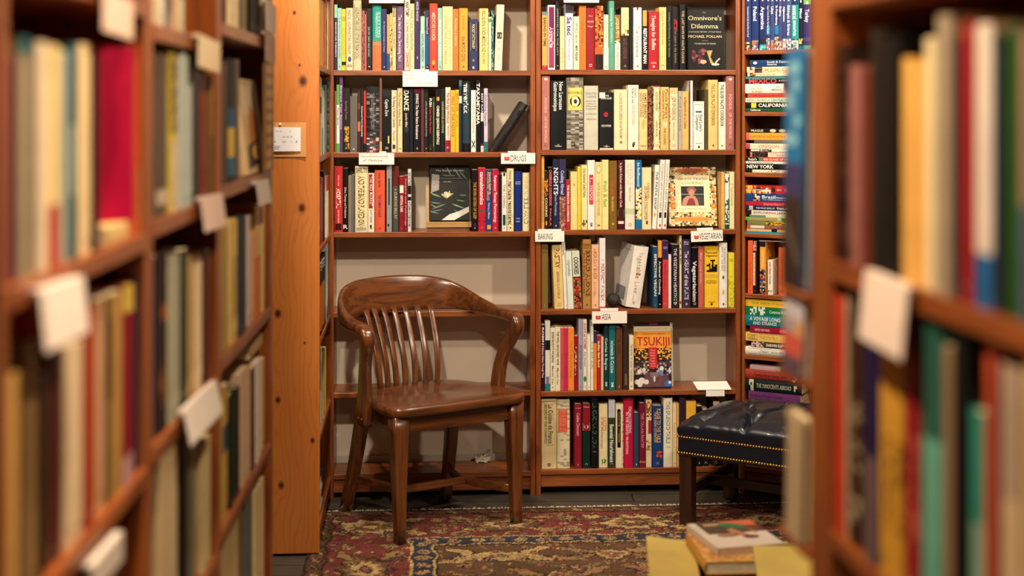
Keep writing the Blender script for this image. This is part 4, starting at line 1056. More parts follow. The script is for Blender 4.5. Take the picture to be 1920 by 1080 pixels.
vertical_row(B, 2.919, 990, 570, zr[5], 'on the shelf under the ASIA sign', GC5, '''
71 92 115 3b1d33 p|dark plum|DELICIOUS BEANS||ROBIN@.04-.3:f0e8f0:.5;Delicious Dishes Through Time@.32-.8:e8c0d8:.5
94 121 92 dfdcd0 p|tall white black-boxed||.28-.42:1a1a1a;.8-.9:8a7a9a:.2-.8;.9-1:2a8a98|
123 149 135 f1e7c8 p|cream|EVERYBODY'S WOKING||EVERYBODY'S WOKING@.06-.55:3a3428:.5;Martin Yan@.6-.9:5a5444:.4
150 177 130 f1e7c8 p|cream|WELL SEASONED WOK||THE WELL-SEASONED WOK@.06-.6:3a3428:.46;Martin Yan@.64-.9:5a5444:.4
178 198 132 e05a5f p|rose|||Sushi Grill@.4-.8:b83a48:.4
199 219 132 e8306a p|hot pink|||Food Bento@.4-.8:b01848:.4
220 252 132 f2923a p|orange|||Thai in Flavour Easy@.2-.8:d06a1a:.4
254 274 175 b5222c p|short red black-barred||.2-.75:*1a1a1a,b5222c,e8c0a0:.1-.6|
276 300 85 a9a2b5 p|tall grey-lavender|||BIOINTENSIVE@.36-.7:6a6080:.5
302 322 85 efe6d6 p|cream green-dotted|SUSHI AT HOME|.8-.88:o2a9a4a:.1-.9|SUSHI at HOME@.05-.42:b03030:.55;Kay Shimizu@.46-.66:4a3a3a:.4
324 342 165 f0e9d2 p|narrow ivory|
344 358 90 f2ede0 p|tall thin white||.02-.08:*1a1a1a,f2ede0|CHINA@.3-.7:8a8a80:.5
360 376 150 f0902f p|blue-capped orange||0-.2:2a4a80|
378 398 175 d02a2f p|red|INDIAN FAST FOOD||Indian fast food@.1-.58:ffe8d8:.6
400 413 180 e0cba0 p|thin tan|
415 441 108 1f4a4e h|dark teal|CURRIES AND BUGLES|.88-.95:a8c0b8:.3-.7|=Gopal@.03-.05:c8d8d0:.3;Curries & Bugles@.22-.7:c8d8d0:.5
443 479 110 1f7a80 h|bright teal|INDONESIA CUISINE|.88-.95:*d8e8e0,1f7a80:.3-.7|Indonesia & Cuisine@.24-.74:d8e8e0:.5
481 517 133 7a4a2f h|brown|||The East@.1-.4:3a2010:.36
519 551 120 4a3428 h|dark brown||.75-.93:8a6a4a:.3-.7|
554 578 175 f1e6c6 p|thin cream|BOOK OF GOOD FOOD||THE BOOK OF GOOD THAI FOOD@.15-.85:8a8468:.5
''', kind='cookbook', depth=.15, seed=18)
GC6 = 'cookbooks on the bottom shelf of the cookbook bookcase'
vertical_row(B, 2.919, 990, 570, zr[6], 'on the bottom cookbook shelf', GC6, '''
73 157 520 d9c48f h|wide worn tan|LA CUISINE DE FRANCE|.03-.035:4a4028:.1-.85;.66-.665:4a4028:.3-.85;.93-.97:o8a7440:.4-.6|La Cuisine de France@.08-.64:3a3020:.3:.1;RECIPES BY THE COUNTESS@.08-.64:5a5030:.16:-.22
159 229 522 e0d2ac h|wide dotted cream||.04-1:*e0d2ac,e0d2ac,a8a088,e0d2ac;.15-.48:ef7050:.08-.8;.17-.46:fc04a30:.12-.76|=The Grande@.19-.22:c04a30:.3;=Cuisine@.24-.27:c04a30:.3;=of@.33-.35:c04a30:.15;=France@.38-.41:c04a30:.3
254 294 548 a51f38 h|crimson|||=In the@.05-.07:f0c8c0:.4;Cuisine Discovery@.14-.5:f0b8b8:.4
298 341 545 14382c h|crimson-capped green||0-.42:a81f36;.3-.42:fd8b0a0:.05-.95;.33-.39:of0c8b8:.2-.8|=Pasta@.04-.06:f0d8d0:.4
344 384 520 111214 h|black|||LA CUCINA DI LIDIA@.06-.72:4a6a5a:.55;=LIDIA@.75-.77:8a8a8a:.3
388 437 548 eedcae h|cream green-dotted||.86-.93:o2a9a4a:.3-.8|SWEETS@.2-.42:d0703a:.4:.1;of the Mediterranean@.2-.7:b08060:.3:-.14
440 477 527 3d4a34 p|olive lavender-topped|ESSENTIAL NOURISHMENT|0-.26:c5c5d0|Essential Nourishment@.36-.92:e8ead8:.55
480 521 548 efe0bc h|cream black-boxed||.08-.68:1c1614:.2-.65;.02-1:*efe0bc,efe0bc,c8906a:.85-1|Cucina Fresca@.12-.6:b0804a:.3
524 576 517 d61a4a h|torn hot-pink|ITALIAN COOKING|.0-.03:8a1028|ITALIAN COOKING@.12-.5:ffd8d8:.3:.14;IN THE GRAND TRADITION@.2-.8:ffd8d8:.24:-.16
578 607 595 41506a h|slate-blue|||
609 644 543 8a1f3c h|maroon|||THE ITALIAN PANTRY@.15-.7:e0a8a8:.4;=PG@.9-.93:e8c060:.5
646 676 527 e3ccaa p|cream orange-patterned||.02-.25:*c88a3a,e3ccaa,8a4a2a;.3-.5:c03038:.4-1;.6-.75:*c8a060,e3ccaa,8a6a3a|
680 738 557 1d4a94 h|blue flame-pictured|PLEASE TO THE TABLE|.74-.86:*e86a2a,c83a2a,3a3a6a,1d4a94:.2-.9|PLEASE TO THE TABLE@.05-.6:f0c040:.36:.1;THE RUSSIAN COOKBOOK@.1-.6:f0b040:.2:-.22|
741 791 515 f0e6cc h|ivory|THE SPLENDID TABLE||THE SPLENDID TABLE@.05-.66:5a5240:.4;=LYNNE@.7-.72:8a8270:.3
793 812 545 f2d9a0 p|narrow pale orange|||Taste Abroad@.3-.7:b8904a:.4
814 826 545 e0b070 p|thin tan|
828 862 515 3d2a38 h|dark plum|||
866 920 535 f0b53a h|plain amber|||
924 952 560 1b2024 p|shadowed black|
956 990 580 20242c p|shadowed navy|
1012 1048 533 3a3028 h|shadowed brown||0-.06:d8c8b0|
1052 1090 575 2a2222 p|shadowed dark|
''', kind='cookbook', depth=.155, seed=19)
# ------------------------------------------------------------------ single books and things on the wall bookcases
rnd = random.Random(77)
def faceout(name, fr, uL, uR, z, v, h, t, col, lean, label, group, hard=True, page='e6d3ab', cat='book'):
    """book turned cover to the front, leaning back by `lean` degrees"""
    d = uR - uL
    M = fr.mw(uL, v, z + t * math.sin(R(lean)) + .0004) @ Matrix.Rotation(R(-lean), 4, 'X') @ Matrix(((0, 1, 0, 0), (-1, 0, 0, 0), (0, 0, 1, 0), (0, 0, 0, 1))) @ Matrix.Translation((-t, 0, 0))
    mb, sp, fc, fin, _ = book(name, t, h, d, col, hard, M, rnd, page)
    return mb, sp, fc, fin, d, lambda ob: tag(ob, label, cat, group)

# leaning black album on the second shelf
v = .012; ua = B.U(590 + 1172 / 3.6, v); 
M = B.mw(ua + .038, v, zl[2] + .0008) @ Matrix.Rotation(R(33), 4, 'Y') @ Matrix.Translation((-.031, 0, 0))
mb, sp, fc, fin, _ = book('hardcover_book', .031, .206, .13, '1c1a19', True, M, rnd, '8a8070')
sp.rect(.004, .027, .168, .172, paint('4a4640', .5, 0)); sp.text_down('CHORD', .0155, .205, .03, .010, ink('6a645a')); sp.text_down('PATTERNS', .0155, .15, .08, .006, ink('4a4640'))
tag(fin(), 'thick black hardcover leaning diagonally at the end of the second shelf above the armchair', 'book')

# little wooden book stand with a face-out book, third shelf
uL, uR = B.U(798, .03), B.U(883.5, .03)
st = empty('book_stand', B.mw((uL + uR) / 2, .035, zl[3] + .0003)); pw = wood('pale_pine', 'b98a4c', 'd9ad6a', 'x', .5)
hw = (uR - uL) / 2; tiltb = Matrix.Rotation(R(-14), 4, 'X')
mb = MB(); mb.box(-hw, hw, .030, .036, .018, .205, pw); o = mb.build('back_board', st, Matrix.Translation((0, 0, 0)) @ tiltb, .001)
mb = MB()
for k in range(3): mb.box(-hw + .003, hw + .001, -.006 + .0, .034, .014 + k * .0066, .0203 + k * .0066, pw)
mb.build('ledge', st, None, .0008)
mb = MB(); mb.box(-hw + .006, hw - .006, .0, .05, .0, .0135, wood('pale_pine_dark', '6a4a26', '8a6236', 'x', .6)); mb.build('foot', st, None, .0008)
tag(st, 'small pale wooden book stand holding the marihuana plant book on the third shelf', 'book stand')
bu0, bu1 = B.U(805.5, .03), B.U(880.5, .03); zb = zl[3] + .0352
hbk = B.Z(845, 309, .05) - zb
mb, sp, fc, fin, d, tg = faceout('hardcover_book', B, bu0, bu1, zb, .052 , hbk, .012, '12140f', 14, 'glossy dark plant-covered book lettered THE SECRET GARDEN, face out on a pale wooden stand', 'books shown face out')
h = hbk
def cover_plant(fc, d, h):
    g1, g2, g3 = paint('2f4a22', .3, 0), paint('5a7a3a', .3, 0), paint('1f2a18', .3, 0); cr = paint('d8cfa0', .4, 0); gl = paint('c9c6bd', .3, .1, 90)
    fc.pts([(d * .04, h * .5), (d * .24, h * .55), (d * .25, h * .82), (d * .06, h * .84)], paint('8a7f74', .35, .5, 160))
    for a, b, L, an, m in ((.42, .98, .28, -62, g1), (.62, .95, .34, -58, g1), (.75, .9, .3, -50, g1), (.3, .42, .34, 160, g2), (.3, .3, .3, 172, g1), (.42, .3, .36, 200, g1), (.55, .3, .36, -20, g2), (.9, .34, .22, 170, g2), (.95, .45, .2, 178, g2), (.35, .2, .3, 190, g3), (.6, .2, .26, -35, g1), (.25, .12, .3, 165, g1), (.45, .38, .2, 140, g2), (.2, .22, .2, 150, g2)):
        ca, cb, an = a * d, b * h, R(an); L *= h * .8; pts = []
        for t, w in ((0, .0), (.3, .05), (.6, .045), (1, 0), (.6, -.045), (.3, -.05)):
            pts.append((min(d * .99, max(.001, ca + math.cos(an) * L * t - math.sin(an) * L * w)), min(h * .99, max(.001, cb + math.sin(an) * L * t + math.cos(an) * L * w))))
        fc.pts(pts, m)
    for k in range(11):
        an = R(40 + k * 11); L = h * (.09 + .05 * rnd.random()); fc.pts([(d * .45, h * .40), (d * .45 + math.cos(an) * L - .002, h * .4 + math.sin(an) * L), (d * .45 + math.cos(an) * L * 1.05 + .002, h * .4 + math.sin(an) * L * 1.05)], cr)
    fc.pts([(d * .3, .001), (d * .62, .001), (d * .99, h * .15), (d * .99, h * .25), (d * .72, h * .16), (d * .5, h * .11)], gl)
    w = ink('ece8d8')
    fc.text('The Secret Garden', d * .51, h * .885, d * .72, h * .032, w); fc.text('Marijuana', d * .5, h * .80, d * .28, h * .024, ink('d8c890')); fc.rect(d * .14, d * .86, h * .755, h * .758, w); fc.text('Prime Editor', d * .46, h * .69, d * .2, h * .016, w)
cover_plant(fc, d, h); tg(fin())

# black grape-covered book, top shelf of the cookbook bookcase
uL, uR = B.U(1292, .03), B.U(1362, .03); h = B.Z(1328, 13, .03) - zr[1]
mb, sp, fc, fin, d, tg = faceout('cookbook', B, uL, uR, zr[1] + .0006, .062, h, .034, '141516', 3, 'black cookbook with grapes on its cover, face out at the end of the top shelf', 'books shown face out', page='c8b48a')
cr = ink('e6d9a8'); wh = ink('d8d4c4')
fc.text('The', d * .46, h * .90, d * .1, h * .03, ink('8a8468'), shear=.3); fc.text("Omnivore's", d * .48, h * .79, d * .90, h * .072, cr); fc.text('Dilemma', d * .48, h * .66, d * .72, h * .072, cr)
fc.text('A NATURAL HISTORY of FOUR MEALS', d * .48, h * .595, d * .88, h * .018, wh); fc.text('MICHAEL POLLAN', d * .48, h * .51, d * .90, h * .042, cr); fc.text('Author of', d * .48, h * .455, d * .16, h * .018, ink('9a947c')); fc.text('THE BOTANY OF DESIRE', d * .48, h * .405, d * .58, h * .02, wh)
for k in range(26):
    a = .10 + .36 * rnd.random(); b = .10 + .22 * rnd.random(); fc.ell(d * (a + .02), h * b, d * .042, d * .040, paint(rnd.choice(['5a2a3a', '7a3a44', '44202e', '8a4a50']), .25, .2, 120), 12)
fc.ell(d * .43, h * .125, d * .085, h * .03, paint('d8a48a', .4, .1)); fc.pts([(d * .52, h * .30), (d * .68, h * .31), (d * .62, h * .2), (d * .72, h * .09), (d * .62, h * .1)], paint('b09a5a', .4, .3, 200))
fc.ell(d * .75, h * .085, d * .11, h * .02, paint('d8c8b0', .4, .1)); fc.pts([(d * .74, h * .12), (d * .86, h * .19), (d * .88, h * .17), (d * .76, h * .10)], paint('d0c0b4', .4, 0))
tg(fin())

# ornamented face-out cookbook on a wire stand, third shelf
uL, uR = B.U(1257, .03), B.U(1347, .03); z0 = zr[3] + .006; h = B.Z(1300, 314, .05) - z0
mb, sp, fc, fin, d, tg = faceout('cookbook', B, uL, uR, z0, .050, h, .012, 'cdb98a', 9, 'flower-bordered cookbook with a portrait photo on its cover, face out on a wire stand', 'books shown face out')
fc.mosaic(0, d, 0, h, 26, 34, [paint(c, .5, 0) for c in ('e8d8a8', 'c8b070', '6a6a3a', 'e0c890', '3a3a26', 'd8a050', 'f0e4c0')], rnd)
for a, b, r in ((.06, .62, .05), (.1, .34, .07), (.95, .5, .05), (.94, .34, .06), (.08, .46, .05), (.93, .62, .04)): fc.ell(d * a, h * b, d * r, d * r, paint('e07a2a', .5, .1), 12); fc.ell(d * a, h * b, d * r * .5, d * r * .5, paint('f0b050', .5, .1), 10)
fc.ell(d * .5, h * .945, d * .36, h * .038, paint('d8682a', .5, .3, 200)); fc.ell(d * .5, h * .94, d * .2, h * .042, paint('b04a26', .5, .3, 200)); fc.ell(d * .5, h * .115, d * .40, h * .042, paint('e89a40', .5, .2, 200)); fc.rect(d * .2, d * .8, h * .112, h * .118, ink('c85a2a'))
fc.rect(d * .14, d * .86, h * .235, h * .865, paint('f0e2b8', .5, .05)); gr = ink('5a5a48')
fc.text('WHITE TRASH', d * .5, h * .775, d * .60, h * .045, gr); fc.text('COOKING', d * .5, h * .71, d * .44, h * .045, gr); fc.text('Ernest Matthew Mickler', d * .5, h * .28, d * .6, h * .022, ink('8a8464'), shear=.25)
fc.rect(d * .26, d * .74, h * .345, h * .675, paint('1c1a1c', .4, .1)); sk = paint('c48a72', .5, .1)
fc.rect(d * .26, d * .74, h * .53, h * .545, paint('8a8a8a', .5, 0)); fc.rect(d * .52, d * .74, h * .36, h * .5, paint('3a3c34', .5, .3, 90))
fc.pts([(d * .27, h * .35), (d * .30, h * .46), (d * .38, h * .51), (d * .55, h * .51), (d * .60, h * .45), (d * .63, h * .35)], sk); fc.pts([(d * .37, h * .35), (d * .40, h * .43), (d * .43, h * .47), (d * .51, h * .47), (d * .54, h * .43), (d * .56, h * .35)], paint('8a2f34', .5, .2))
fc.ell(d * .48, h * .61, d * .10, h * .055, paint('9a5a50', .5, .3)); fc.ell(d * .48, h * .565, d * .062, h * .058, sk)
tg(fin())
wm = paint('1c1a18', .4, 0)
mb = MB(); c = B.U(1308, .04); mb.tube([(-.045, .012, .004), (-.045, -.016, .004), (-.045, -.016, .012), (.045, -.016, .012), (.045, -.016, .004), (.045, .012, .004)], .0012, wm)
for s in (-.045, .045): mb.tube([(s, -.014, .003), (s, .06, .003), (s, .085, .12)], .0012, wm)
tag(mb.build('wire_book_stand', None, B.mw(c, .040, zr[3])), 'black wire stand under the flower-bordered face-out cookbook', 'book stand')
# clear plastic sleeve standing behind it
m, nt, N, L_, P = new_mat('clear_plastic'); P.inputs['Base Color'].default_value = (.9, .9, .88, 1); P.inputs['Roughness'].default_value = .12; P.inputs['Transmission Weight'].default_value = .92; P.inputs['IOR'].default_value = 1.2
CLEAR = m

# bright orange market book face out, two books deep
uL, uR = B.U(1189.5, .03), B.U(1259.5, .03); z0 = zr[5] + .0006; h = B.Z(1222, 613, .04) - z0
mb, sp, fc, fin, d, tg = faceout('cookbook', B, uL, uR, z0, .030, h, .012, 'f0a03a', 5, 'orange cookbook lettered TSUKIJI with a market photo, face out under the ASIA sign', 'books shown face out', False, 'e0d2b0')
fc.rect(0, d, h * .92, h, paint('ead9b8', .5, .05)); fc.text('The markets of the city and the street', d * .5, h * .955, d * .8, h * .012, ink('6a5a4a')); fc.text('THEODORE C. BESTOR', d * .54, h * .87, d * .62, h * .022, ink('c05a1a')); fc.text('TSUKIJI', d * .52, h * .69, d * .88, h * .14, paint('b01c20', .5, .3, 60), .012)
fc.rect(0, d, 0, h * .645, paint('241a20', .45, .2)); fc.mosaic(0, d * .37, h * .46, h * .64, 9, 8, [paint(c, .5, 0) for c in ('1a1416', 'd08a2a', '2a1a1c', 'f0b040', '1a1416')], rnd); fc.mosaic(d * .63, d, h * .46, h * .64, 9, 8, [paint(c, .5, 0) for c in ('1a1416', 'e09a2a', 'f0b040', '2a1a1c')], rnd)
fc.mosaic(0, d * .4, h * .22, h * .44, 8, 8, [paint(c, .5, 0) for c in ('2a2024', '8a6a5a', '1c1618', 'c0b0a8', '3a2a2c')], rnd); fc.mosaic(d * .6, d, h * .2, h * .44, 9, 8, [paint(c, .5, 0) for c in ('1c161c', '3a3040', 'b0a0a0', '2a2028', '5a3a40')], rnd)
fc.pts([(d * .3, h * .24), (d * .9, h * .22), (d * .99, h * .02), (d * .2, h * .02)], paint('6a4a4e', .35, .3, 60)); fc.pts([(d * .42, h * .26), (d * .74, h * .25), (d * .6, h * .17), (d * .44, h * .18)], paint('8a6a72', .35, .2))
for a, b, r in ((.08, .1, .07), (.2, .12, .09), (.32, .10, .07), (.15, .06, .07), (.14, .27, .06), (.26, .3, .05)): fc.ell(d * a, h * b, d * r, h * r * .6, paint('ded8d0', .5, .2, 200), 12)
fc.ell(d * .74, h * .31, d * .05, h * .045, paint('e8e0d8', .5, 0)); fc.pts([(d * .70, h * .2), (d * .78, h * .2), (d * .77, h * .29), (d * .71, h * .29)], paint('5a8ac8', .5, .1)); fc.ell(d * .54, h * .15, d * .03, h * .05, paint('c8c0c8', .5, 0)); fc.ell(d * .9, h * .07, d * .09, h * .05, paint('2f6fc0', .5, .3, 200)); fc.ell(d * .95, h * .09, d * .04, h * .025, paint('c8dcf0', .5, 0)); fc.ell(d * .95, h * .28, d * .03, h * .05, paint('d8d0d8', .5, 0))
fc.pts([(d * .39, h * .66), (d * .61, h * .66), (d * .62, h * .34), (d * .505, h * .30), (d * .40, h * .33)], paint('c8202c', .5, .1))
for k, t in enumerate(('The', 'Fish', 'Market', 'at the', 'Center', 'of the', 'World')): fc.text(t, d * .505, h * (.60 - .042 * k), d * (.08 + .015 * min(3, len(t))), h * .02, ink('f0d8c8'))
tg(fin())
h2 = h + .012
mb, sp, fc, fin, d, tg = faceout('cookbook', B, uL + .004, uR + .011, z0, .056, h2, .014, 'e8e0c8', 4.5, 'pale cookbook with a dark top edge standing behind the orange TSUKIJI book', 'books shown face out', False, 'e0d2b0')
fc.rect(0, d * .93, h * .97, h2, paint('2a1a2a', .5, .2)); fc.rect(d * .4, d * .62, h * 1.0, h2 - .002, paint('8a2a5a', .5, 0)); tg(fin())

# big white vegetable book leaning on its neighbours
v = .012; w = .058; h = .232; u1_ = B.U(1199.5, v)
M = B.mw(u1_, v, zr[4] + .0008) @ Matrix.Rotation(R(8.5), 4, 'Y') @ Matrix.Rotation(R(10), 4, 'Z') @ Matrix.Translation((-w * .985, 0.0, 0))
mb, sp, fc, fin, _ = book('cookbook', w, h, .15, 'f2ece4', True, M, rnd)
for i, (ch, c) in enumerate(zip('Vegetable Love', ('7a6a4a', 'c08a4a', '8a8a5a', '7a6a4a', 'a8a068', '8a6a4a', 'c0904a', 'a87a4a', '8a6a3a', '', 'e08a3a', 'e09a4a', '8a7a5a', 'a8a068'))):
    if c: sp.text_down(ch, w * .52, h * (.90 - .048 * i), .0085, .019, ink(c))
sp.text_down('BARBARA KAFKA', w * .42, h * .2, .03, .003, ink('8a7a5a')); sp.ell(w * .5, h * .075, w * .07, w * .09, paint('d8a04a', .5, 0))
def left(a, b, o): return (-o, a, b)
lf = Deco(mb, left, .15, h); lf.text("a cook's book of", .07, h * .9, .09, .006, ink('8a8a8a')); lf.rect(.03, .14, .02, .07, paint('8a8a8a', .5, .5, 80))
tag(fin(), 'thick white cookbook lettered VEGETABLE LOVE, leaning over beside a dark round lump', 'book', GC4)
# dark round carved lump used as a book stop
mb = MB(); vs = []; fs = []; n = 40; k = 24; r2 = random.Random(5)
for j in range(k + 1):
    ph = math.pi * j / k
    for i in range(n):
        th = 2 * math.pi * i / n; q = 1 + .05 * math.sin(9 * th + 4 * ph) * math.sin(ph) + .03 * math.sin(17 * th) * math.sin(7 * ph)
        vs.append((.026 * q * math.sin(ph) * math.cos(th), .030 * q * math.sin(ph) * math.sin(th), .027 + .0265 * math.cos(ph) * min(1, q)))
for j in range(k):
    for i in range(n): fs.append((j * n + i, (j + 1) * n + i, (j + 1) * n + (i + 1) % n, j * n + (i + 1) % n))
mb.add(vs, fs, paint('2e2620', .55, .5, 120, bump=.6), True)
tag(mb.build('paperweight', None, B.mw(B.U(1150, .05), .05, zr[4] + .0005)), 'dark round carved lump on the shelf beside the leaning white cookbook', 'paperweight')
# crumpled paper on the lowest shelf behind the armchair
mb = MB(); r2 = random.Random(2); nn = 9; P_ = [[(.058 * (i / (nn - 1) - .5), .012 * r2.random() + .03 * (j / (nn - 1)), .004 + .04 * (j / (nn - 1)) * (.4 + .6 * i / (nn - 1)) + .010 * r2.random()) for i in range(nn)] for j in range(nn)]
flat = [p for row in P_ for p in row]; mb.add(flat + [(x, y + .0015, z) for x, y, z in flat], [f for j in range(nn - 1) for i in range(nn - 1) for f in ((j * nn + i, j * nn + i + 1, (j + 1) * nn + i + 1, (j + 1) * nn + i), (81 + (j + 1) * nn + i, 81 + (j + 1) * nn + i + 1, 81 + j * nn + i + 1, 81 + j * nn + i))], paint('b8ac98', .8, .1))
tag(mb.build('crumpled_paper', None, B.mw(B.U(906, .12), .12, zl[6] - .003)), 'crumpled pale paper scrap on the lowest shelf behind the armchair', 'paper')

# ------------------------------------------------------------------ shelf signs
CARD = paint('f2ece2', .6, .03); GS = 'white card signs on the shelf edges'
def book_mark(dc, ca, cb, w, h):
    r = paint('c8352f', .5, .1)
    dc.pts([(ca - w / 2, cb + h / 2), (ca - w * .15, cb + h * .42), (ca, cb + h * .25), (ca + w * .15, cb + h * .42), (ca + w / 2, cb + h / 2), (ca + w / 2, cb - h * .4), (ca, cb - h / 2), (ca - w / 2, cb - h * .4)], r)
    dc.rect(ca - w * .36, ca + w * .36, cb - h * .02, cb + h * .04, paint('f0c8c0', .5, 0))
def shelf_sign(fr, px0, px1, py0, py1, zshelf, label, write, tab=(.15, .7), tilt=0.0, group=GS):
    vv = -.010
    a0, z1 = fr.hit(px0, py0, vv); a1, z0 = fr.hit(px1, py1, vv); w = a1 - a0; h = z1 - z0
    root = empty('shelf_sign', fr.mw(a0, vv, z0) @ Matrix.Rotation(R(tilt), 4, 'Y'))
    mb = MB(); mb.box(0, w, -.0008, .0004, 0, h, CARD); dc = Deco(mb, lambda a, b, o: (a, -.0008 - o, b), w, h); write(dc, w, h); mb.build('card', root)
    mb = MB(); mb.box(-.001, w + .001, .0006, .0022, -.001, h + .001, CLEAR); mb.build('acrylic_holder', root)
    mb = MB(); mb.box(w * tab[0], w * tab[1], .0026, .0094, max(h * .5, zshelf - z0 + .0004), max(h * .5, zshelf - z0 + .0004) + .0035, CARD); mb.box(w * tab[0], w * tab[1], .0024, .0034, h * .3, max(h * .5, zshelf - z0) + .0035, CARD); mb.build('clip', root)
    return tag(root, label, 'sign', group)
gk = ink('3a3a3a')
def w_blank(dc, w, h): pass
def w_martial(dc, w, h):
    g = ink('a8a49a'); dc.text('MARTIAL', w * .05, h * .70, w * .30, h * .17, g, centre=False); dc.text('ARTS', w * .1, h * .46, w * .22, h * .17, g, centre=False)
    dc.pts([(w * .33, h * .1), (w * .34, h * .1), (w * .47, h * .62), (w * .46, h * .62)], ink('c0bcb0')); dc.text('MOVEMENT', w * .42, h * .12, w * .5, h * .16, g, centre=False)
def w_med(dc, w, h):
    g = ink('5a4a40'); dc.text('History & Anthropology', w * .05, h * .66, w * .78, h * .17, g, centre=False, shear=.15); dc.text('of  Medicine', w * .11, h * .28, w * .55, h * .2, g, centre=False, shear=.15)
def w_drugs(dc, w, h): book_mark(dc, w * .17, h * .48, w * .15, h * .40); dc.text('DRUGS', w * .28, h * .22, w * .46, h * .58, gk, centre=False)
def w_baking(dc, w, h): dc.text('BAKING', w * .10, h * .22, w * .50, h * .56, gk, centre=False)
def w_veg(dc, w, h): book_mark(dc, w * .17, h * .42, w * .14, h * .36); dc.text('VEGETARIAN', w * .25, h * .2, w * .72, h * .58, gk, centre=False)
def w_asia(dc, w, h): book_mark(dc, w * .175, h * .5, w * .14, h * .34); dc.text('ASIA', w * .28, h * .3, w * .26, h * .5, gk, centre=False)
def w_food(dc, w, h): dc.text('FOOD & DRINK', w * .22, h * .22, w * .6, h * .5, gk, centre=False)
shelf_sign(B, 692, 757, -26, 6, zl[0], 'plain white shelf card hanging over the tall anatomy workbook at the top', w_blank)
shelf_sign(B, 755, 820.5, 133.5, 162.5, zl[1], 'white shelf card with faded MARTIAL ARTS writing over the second shelf', w_martial, (.22, .75))
shelf_sign(B, 673, 739, 287.5, 308.5, zl[2], 'cream shelf card handwritten with History and Anthropology of Medicine', w_med, (.58, .77))
shelf_sign(B, 939.5, 1003.5, 287, 307, zl[2], 'white shelf card lettered DRUGS with a red book mark', w_drugs, (.2, .75))
shelf_sign(B, 1003.5, 1058, 433.5, 453, zr[3], 'white shelf card lettered BAKING', w_baking, (.1, .9))
shelf_sign(B, 1296, 1355.5, 433.5, 453.5, zr[3], 'slightly tilted white shelf card lettered VEGETARIAN with a red book mark', w_veg, (.2, .7), -2.0)
shelf_sign(B, 1110, 1175.5, 584, 606, zr[4], 'white shelf card lettered ASIA with a red book mark', w_asia, (.24, .75))
shelf_sign(B, 1057, 1123, -26, 5, zr[0], 'white shelf card with dark lettering cut off over the orange cookbooks at the top', w_food)
# sign flipped upward over the stool
root = empty('shelf_sign', B.mw(B.U(1308, -.01), -.012, B.Z(1340, 733, -.01)))
wv = B.U(1371, -.01) - B.U(1308, -.01)
mb = MB(); mb.hexa([(0, 0, .004), (wv, 0, .004), (wv - .008, .045, .026), (-.010, .045, .026), (0, 0, .0065), (wv, 0, .0065), (wv - .008, .045, .0285), (-.010, .045, .0285)], CARD); mb.build('card', root)
mb = MB(); mb.box(wv * .25, wv * .8, .001, .003, -.020, .0038, CARD); mb.build('clip', root)
tag(root, 'blank white shelf card flipped upward on the shelf edge above the leather stool', 'sign', GS)

